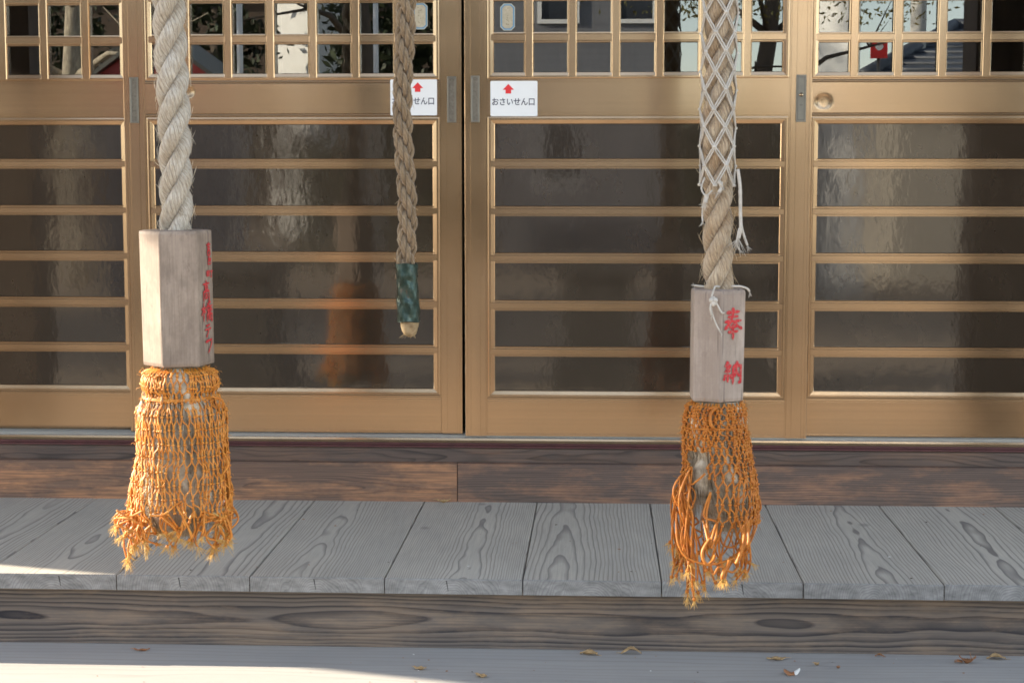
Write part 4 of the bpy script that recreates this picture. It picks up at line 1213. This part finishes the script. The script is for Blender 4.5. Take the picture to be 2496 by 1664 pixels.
def bush(name, label, x0, x1, y0, y1, z1, nl, mat, seed):
    rj = random.Random(seed); g = G()
    t = thing(name, ((x0+x1)/2, (y0+y1)/2, GZ), label, 'hedge')
    for _ in range(nl):
        c = Vector((rj.uniform(x0, x1), rj.uniform(y0, y1), GZ+(z1-GZ)*rj.random()**.7))
        c.z -= .25*abs(sin(c.x*2.1))*(c.z-GZ)*.5
        u = Vector((rj.gauss(0, 1), rj.gauss(0, 1), rj.gauss(0, 1))).normalized(); v = u.orthogonal().normalized(); s_ = .09*rj.uniform(.6, 1.3)
        g.add([c-u*s_, c+v*s_*.5, c+u*s_, c-v*s_*.5], [(0,1,2,3)])
    g.build('foliage', mat, t)
    g = G()
    for k in range(9):
        x = lerp(x0, x1, (k+.5)/9); g.tube([(x, (y0+y1)/2, GZ), (x+.1, (y0+y1)/2, lerp(GZ, z1, .8))], [.03, .01], 5)
    g.build('stem', M['bark_dark'], t)
def house(name, label, x0, x1, y0, y1, h, wall, roofm, wins, rise=1.2, cat='house'):
    t = thing(name, ((x0+x1)/2, (y0+y1)/2, GZ), label, cat)
    g = G(); g.box(x0, x1, y0, y1, GZ, GZ+h); g.build('wall', wall, t)
    g = G(); ym = (y0+y1)/2; z = GZ+h+.003; o_ = .4
    g.add([(x0-o_,y0-o_,z-.05),(x1+o_,y0-o_,z-.05),(x1+o_,y1+o_,z-.05),(x0-o_,y1+o_,z-.05),(x0-o_,ym,z+rise),(x1+o_,ym,z+rise),
           (x0-o_,y0-o_,z+.05),(x1+o_,y0-o_,z+.05),(x1+o_,y1+o_,z+.05),(x0-o_,y1+o_,z+.05),(x0-o_,ym,z+rise+.1),(x1+o_,ym,z+rise+.1)],
          [(6,7,11,10),(8,9,10,11),(0,4,5,1),(2,5,4,3),(0,1,7,6),(2,3,9,8),(1,5,11,7),(5,2,8,11),(0,6,10,4),(4,10,9,3)])
    g.build('roof', roofm, t)
    return finish(t, y1, wins)
def finish(t, y1, wins):
    for a, b, c, d in wins:
        g = G(); g.loop(a, b, c, d, [(0,y1+.003),(0,y1+.05),(.06,y1+.05),(.06,y1+.003)]); w = g.build('window', M['white_metal'], t, recalc=True)
        g = G(); g.box(a+.05, b-.05, y1+.005, y1+.02, c+.05, d-.05); pn = g.build('pane', M['winglass'], None); pn.parent = w; pn.matrix_parent_inverse = Matrix.Translation(-(w.location+t.location))
    return t
def gable_shed(label, x0, x1, y0, y1, ze, zp):
    t = thing('garden_shed', ((x0+x1)/2, (y0+y1)/2, GZ), label, 'shed'); xm = (x0+x1)/2
    g = G(); g.box(x0, x1, y0, y1, GZ, 1.52); g.build('wall', M['grey_wall'], t)
    g = G(); g.extrude([(x0,1.521),(x1,1.521),(x1,ze),(xm,zp),(x0,ze)], y0, y1, 'Y'); g.build('gable', M['red_roof'], t, recalc=True)
    g = G(); o_ = .10; k = (zp-ze)/(xm-x0)
    g.extrude([(x0-o_,ze-o_*k+.006),(xm,zp+.006),(x1+o_,ze-o_*k+.006),(x1+o_,ze-o_*k+.05),(xm,zp+.055),(x0-o_,ze-o_*k+.05)], y0-.1, y1+.1, 'Y')
    g.build('roof', M['steel'], t, recalc=True)
    return t
def hip_house(label, x0, x1, y0, y1, ze, zr, inset, wall, wins):
    t = thing('tiled_house', ((x0+x1)/2, (y0+y1)/2, GZ), label, 'house'); o_ = .4; ym = (y0+y1)/2
    g = G(); g.box(x0, x1, y0, y1, GZ, ze); g.build('wall', wall, t)
    g = G(); z = ze+.003
    g.add([(x0-o_,y0-o_,z),(x1+o_,y0-o_,z),(x1+o_,y1+o_,z),(x0-o_,y1+o_,z),(x0-o_,y0-o_,z+.10),(x1+o_,y0-o_,z+.10),(x1+o_,y1+o_,z+.10),(x0-o_,y1+o_,z+.10),(x0+inset,ym,zr),(x1-inset,ym,zr)],
          [(0,3,2,1),(0,1,5,4),(1,2,6,5),(2,3,7,6),(3,0,4,7),(4,5,9,8),(5,6,9),(6,7,8,9),(7,4,8)])
    r_ = g.build('roof', M['rooftile'], t)
    g = G()
    for a, b in (((x0-o_,y1+o_,z+.12),(x0+inset,ym,zr+.03)),((x1+o_,y1+o_,z+.12),(x1-inset,ym,zr+.03)),((x0+inset,ym,zr+.03),(x1-inset,ym,zr+.03))): g.tube([a, b], .09, 8)
    for k in range(1, 9):
        f = k/9; g.tube([(lerp(x0-o_,x0+inset,f), lerp(y1+o_,ym,f), lerp(z+.10,zr,f)+.01),(lerp(x1+o_,x1-inset,f), lerp(y1+o_,ym,f), lerp(z+.10,zr,f)+.01)], .025, 5)
    q = g.build('ridge', M['rooftile'], None); q.parent = r_; q.matrix_parent_inverse = Matrix.Translation(-Vector(t.location)-r_.location)
    return finish(t, y1, wins)
gable_shed('small red painted shed with a grey gable roof mirrored beside the thick left rope', -4.82, -3.76, -13.5, -12.0, 1.76, 2.14)
house('grey_house', 'slate grey sided house mirrored in the upper panes right of the door gap', -1.6, 1.05, -26, -20.5, 5.2, M['grey_wall'], M['rooftile'], [(-.9,-.2,.6,1.7),(.2,.8,2.9,3.9),(-.9,-.3,2.9,3.9)])
wh = house('white_house', 'white rendered house mirrored in the panes between the left and the thin rope', -6.4, -5.4, -31, -30.2, 5.6, M['white_wall'], M['rooftile'], [(-6.2,-5.6,.9,1.7)])
wh.rotation_euler = (0, 0, rad(40))
house('brown_house', 'dim brown timber house mirrored behind the left tree trunk', -17.0, -2.6, -40, -34, 5.4, M['timber'], M['rooftile'], [(-11.6,-10.4,1.2,2.4),(-9.2,-8.2,1.4,2.4),(-4.6,-3.7,1.4,2.4)])
#house('red_roofed_shed', 'shed with a red metal roof mirrored beside the thick left rope', -5.05, -3.75, -13.2, -11.9, 1.95, M['grey_wall'], M['red_roof'], [(-4.6,-4.1,.3,.9)], .55, 'shed')
hip_house('low house with a dark tiled hip roof mirrored at upper right', 3.5, 8.0, -22.5, -16.5, 1.82, 2.75, 1.3, M['plaster'], [(4.6,5.4,.2,1.0)])
tree('garden_tree', 'pale trunked tree mirrored in the left panes', -6.15, -15.5, 6.5, .15, 3.3, 1.9, 3500, M['bark'], M['leafgreen'], 2, 0, .05)
tree('garden_tree', 'tall dark tree mirrored left of the thin rope', -3.05, -17.5, 7.5, .20, 3.0, 1.7, 6000, M['bark_dark'], M['hedgegreen'], 5, 0, .05)
tree('maple_tree', 'yellowing tree with sky behind it mirrored around the netted rope', 1.35, -11.5, 5.2, .11, 2.15, 1.5, 9000, M['bark_dark'], M['leafyellow'], 8, .3, .028)
def evergreen(label, x, y, h, r_, seed, nl=4200):
    rj = random.Random(seed); t = thing('evergreen_tree', (x, y, GZ), label, 'tree')
    g = G(); g.tube([(x, y, GZ), (x+.05, y, GZ+h*.5), (x, y, GZ+h*.92)], [.20, .13, .03], 10); g.build('trunk', M['bark_dark'], t)
    g = G(); lobes = []
    for k in range(46):
        u = rj.random(); a = rj.uniform(0, 6.28); rr_ = r_*(1-u)**.55*rj.uniform(.55, 1.0)
        lobes.append(Vector((x+rr_*cos(a), y+rr_*sin(a), GZ+.5+(h-.5)*u)))
    for _ in range(nl):
        c = rj.choice(lobes) + Vector((rj.gauss(0, .30), rj.gauss(0, .30), rj.gauss(0, .26)))*max(.6, r_*.7)
        u = Vector((rj.gauss(0, 1), rj.gauss(0, 1), rj.gauss(0, 1))).normalized(); v = u.orthogonal().normalized(); s_ = .13*rj.uniform(.5, 1.2)
        g.add([c-u*s_, c+v*s_*.45, c+u*s_, c-v*s_*.45], [(0,1,2,3)])
    g.build('crown', M['hedgegreen'], t)
evergreen('dense evergreen mirrored dimly at the far left of the doors', -10.6, -26, 8.0, 2.0, 61)
evergreen('dense evergreen mirrored between the pale trunk and the white house', -7.35, -28.5, 7.5, 1.35, 62)
evergreen('dense evergreen mirrored right of the white house', -3.9, -28, 8.0, 1.5, 63)
evergreen('dense evergreen mirrored beside the grey house', -2.1, -27.5, 7.0, 1.2, 64)
evergreen('tall evergreen added out of view at far left to shade the yard', -10.0, -7.6, 8.0, 2.1, 65, 5200)  # unseen tree, added to shade the ground and lessen its bounce
evergreen('tall evergreen added out of view at far left to shade the far yard', -14.5, -8.8, 9.0, 2.3, 66, 5200)  # another unseen tree, put here to throw shade across the ground
bush('hedge', 'dark clipped hedge mirrored low in the right panes', .75, 2.05, -15.2, -14.2, 1.72, 2600, M['hedgegreen'], 3)
bush('hedge', 'dark hedge mirrored low in the panes behind the thin rope', -4.2, -1.7, -19.6, -18.8, 1.45, 2600, M['hedgegreen'], 4)
def pole(name, label, x, y, r, h, mat, cat, sign=False):
    t = thing(name, (x, y, GZ), label, cat)
    g = G(); g.tube([(x,y,GZ),(x,y,GZ+h)], [r, r*.8], 16); g.build('shaft', mat, t)
    g = G(); g.tube([(x,y,GZ+.0005),(x,y,GZ+.10)], r*1.5, 16); g.build('base', M['stone'], t)
    return t
pole('flag_pole', 'thin white pole mirrored just right of the left rope', -3.13, -10.5, .030, 4.6, M['white_metal'], 'pole')
pole('flag_pole', 'thin white pole mirrored just left of the thin rope', -1.98, -10.8, .026, 4.4, M['white_metal'], 'pole')
up_ = pole('utility_pole', 'thick grey concrete pole mirrored in the middle of the rightmost door', 4.05, -18.0, .110, 8.5, M['concrete'], 'pole')
g = G()
for dz in (6.9, 7.4): g.tube([(3.15,-18,GZ+dz),(4.95,-18,GZ+dz)], .04, 8)
g.build('crossarm', M['white_metal'], up_)
g = G()
for x1, y1, z1, z0_ in ((14,-19,5.4,6.35), (14,-19,4.9,6.85)):
    g.tube([(lerp(4.05, x1, k/12), lerp(-18, y1, k/12), lerp(z0_, z1, k/12)-.5*sin(pi*k/12)) for k in range(13)], .012, 5)
g.build('cable', M['wire'], up_)
t = thing('white_wall_panel', (2.44, -14.6, GZ), 'tall white wall panel turned to the sun, mirrored bright at the left of the rightmost door', 'pillar')  # wall panel, widened and turned sunward to brighten the door's reflections
g = G(); g.box(2.44-.42, 2.44+.38, -14.6-.09, -14.6+.09, GZ+.25, GZ+6.5); g.build('shaft', M['white_wall'], t)
g = G(); g.box(2.44-.50, 2.44+.46, -14.6-.17, -14.6+.17, GZ, GZ+.249); g.build('base', M['concrete'], t)
t.rotation_euler = (0, 0, rad(38))
t = thing('red_signboard', (2.87, -13.6, GZ), 'small red signboard with a white bowl shape mirrored in the rightmost door', 'sign')
g = G(); g.box(2.78, 2.95, -13.63, -13.59, 1.98, 2.20); g.build('board', M['red_paint'], t)
g = G(); g.tube([(2.865,-13.62,GZ),(2.865,-13.62,1.979)], .018, 10); g.build('post', M['steel'], t)
g = G(); g.add([(2.865+.045*cos(rad(180+180*k/10)), -13.587, 2.11+.05*sin(rad(180+180*k/10))) for k in range(11)], [tuple(range(11))]); g.box(2.845,2.895,-13.589,-13.586,2.115,2.15); g.build('white_mark', M['white_wall'], t)
def plinth(label, x0, x1, y0, y1, z1):
    t = thing('stone_plinth', ((x0+x1)/2, (y0+y1)/2, GZ), label, 'plinth')
    g = G(); g.box(x0-.08, x1+.08, y0-.08, y1+.08, GZ, GZ+.20); g.build('base', M['stone'], t, bevel=.015)
    g = G(); g.box(x0, x1, y0, y1, GZ+.201, z1-.12); g.build('shaft', M['stone'], t, bevel=.01)
    g = G(); g.box(x0-.05, x1+.05, y0-.05, y1+.05, z1-.119, z1); g.build('cap', M['stone'], t, bevel=.015)
plinth('dark stone plinth mirrored low in the door behind the left rope', -2.80, -2.08, -6.9, -6.2, .30)
plinth('dark stone plinth mirrored low in the foremost door', -.24, .22, -6.9, -6.3, .30)
plinth('wide dark stone plinth mirrored low beside the netted rope', .42, 1.05, -6.9, -6.2, .30)
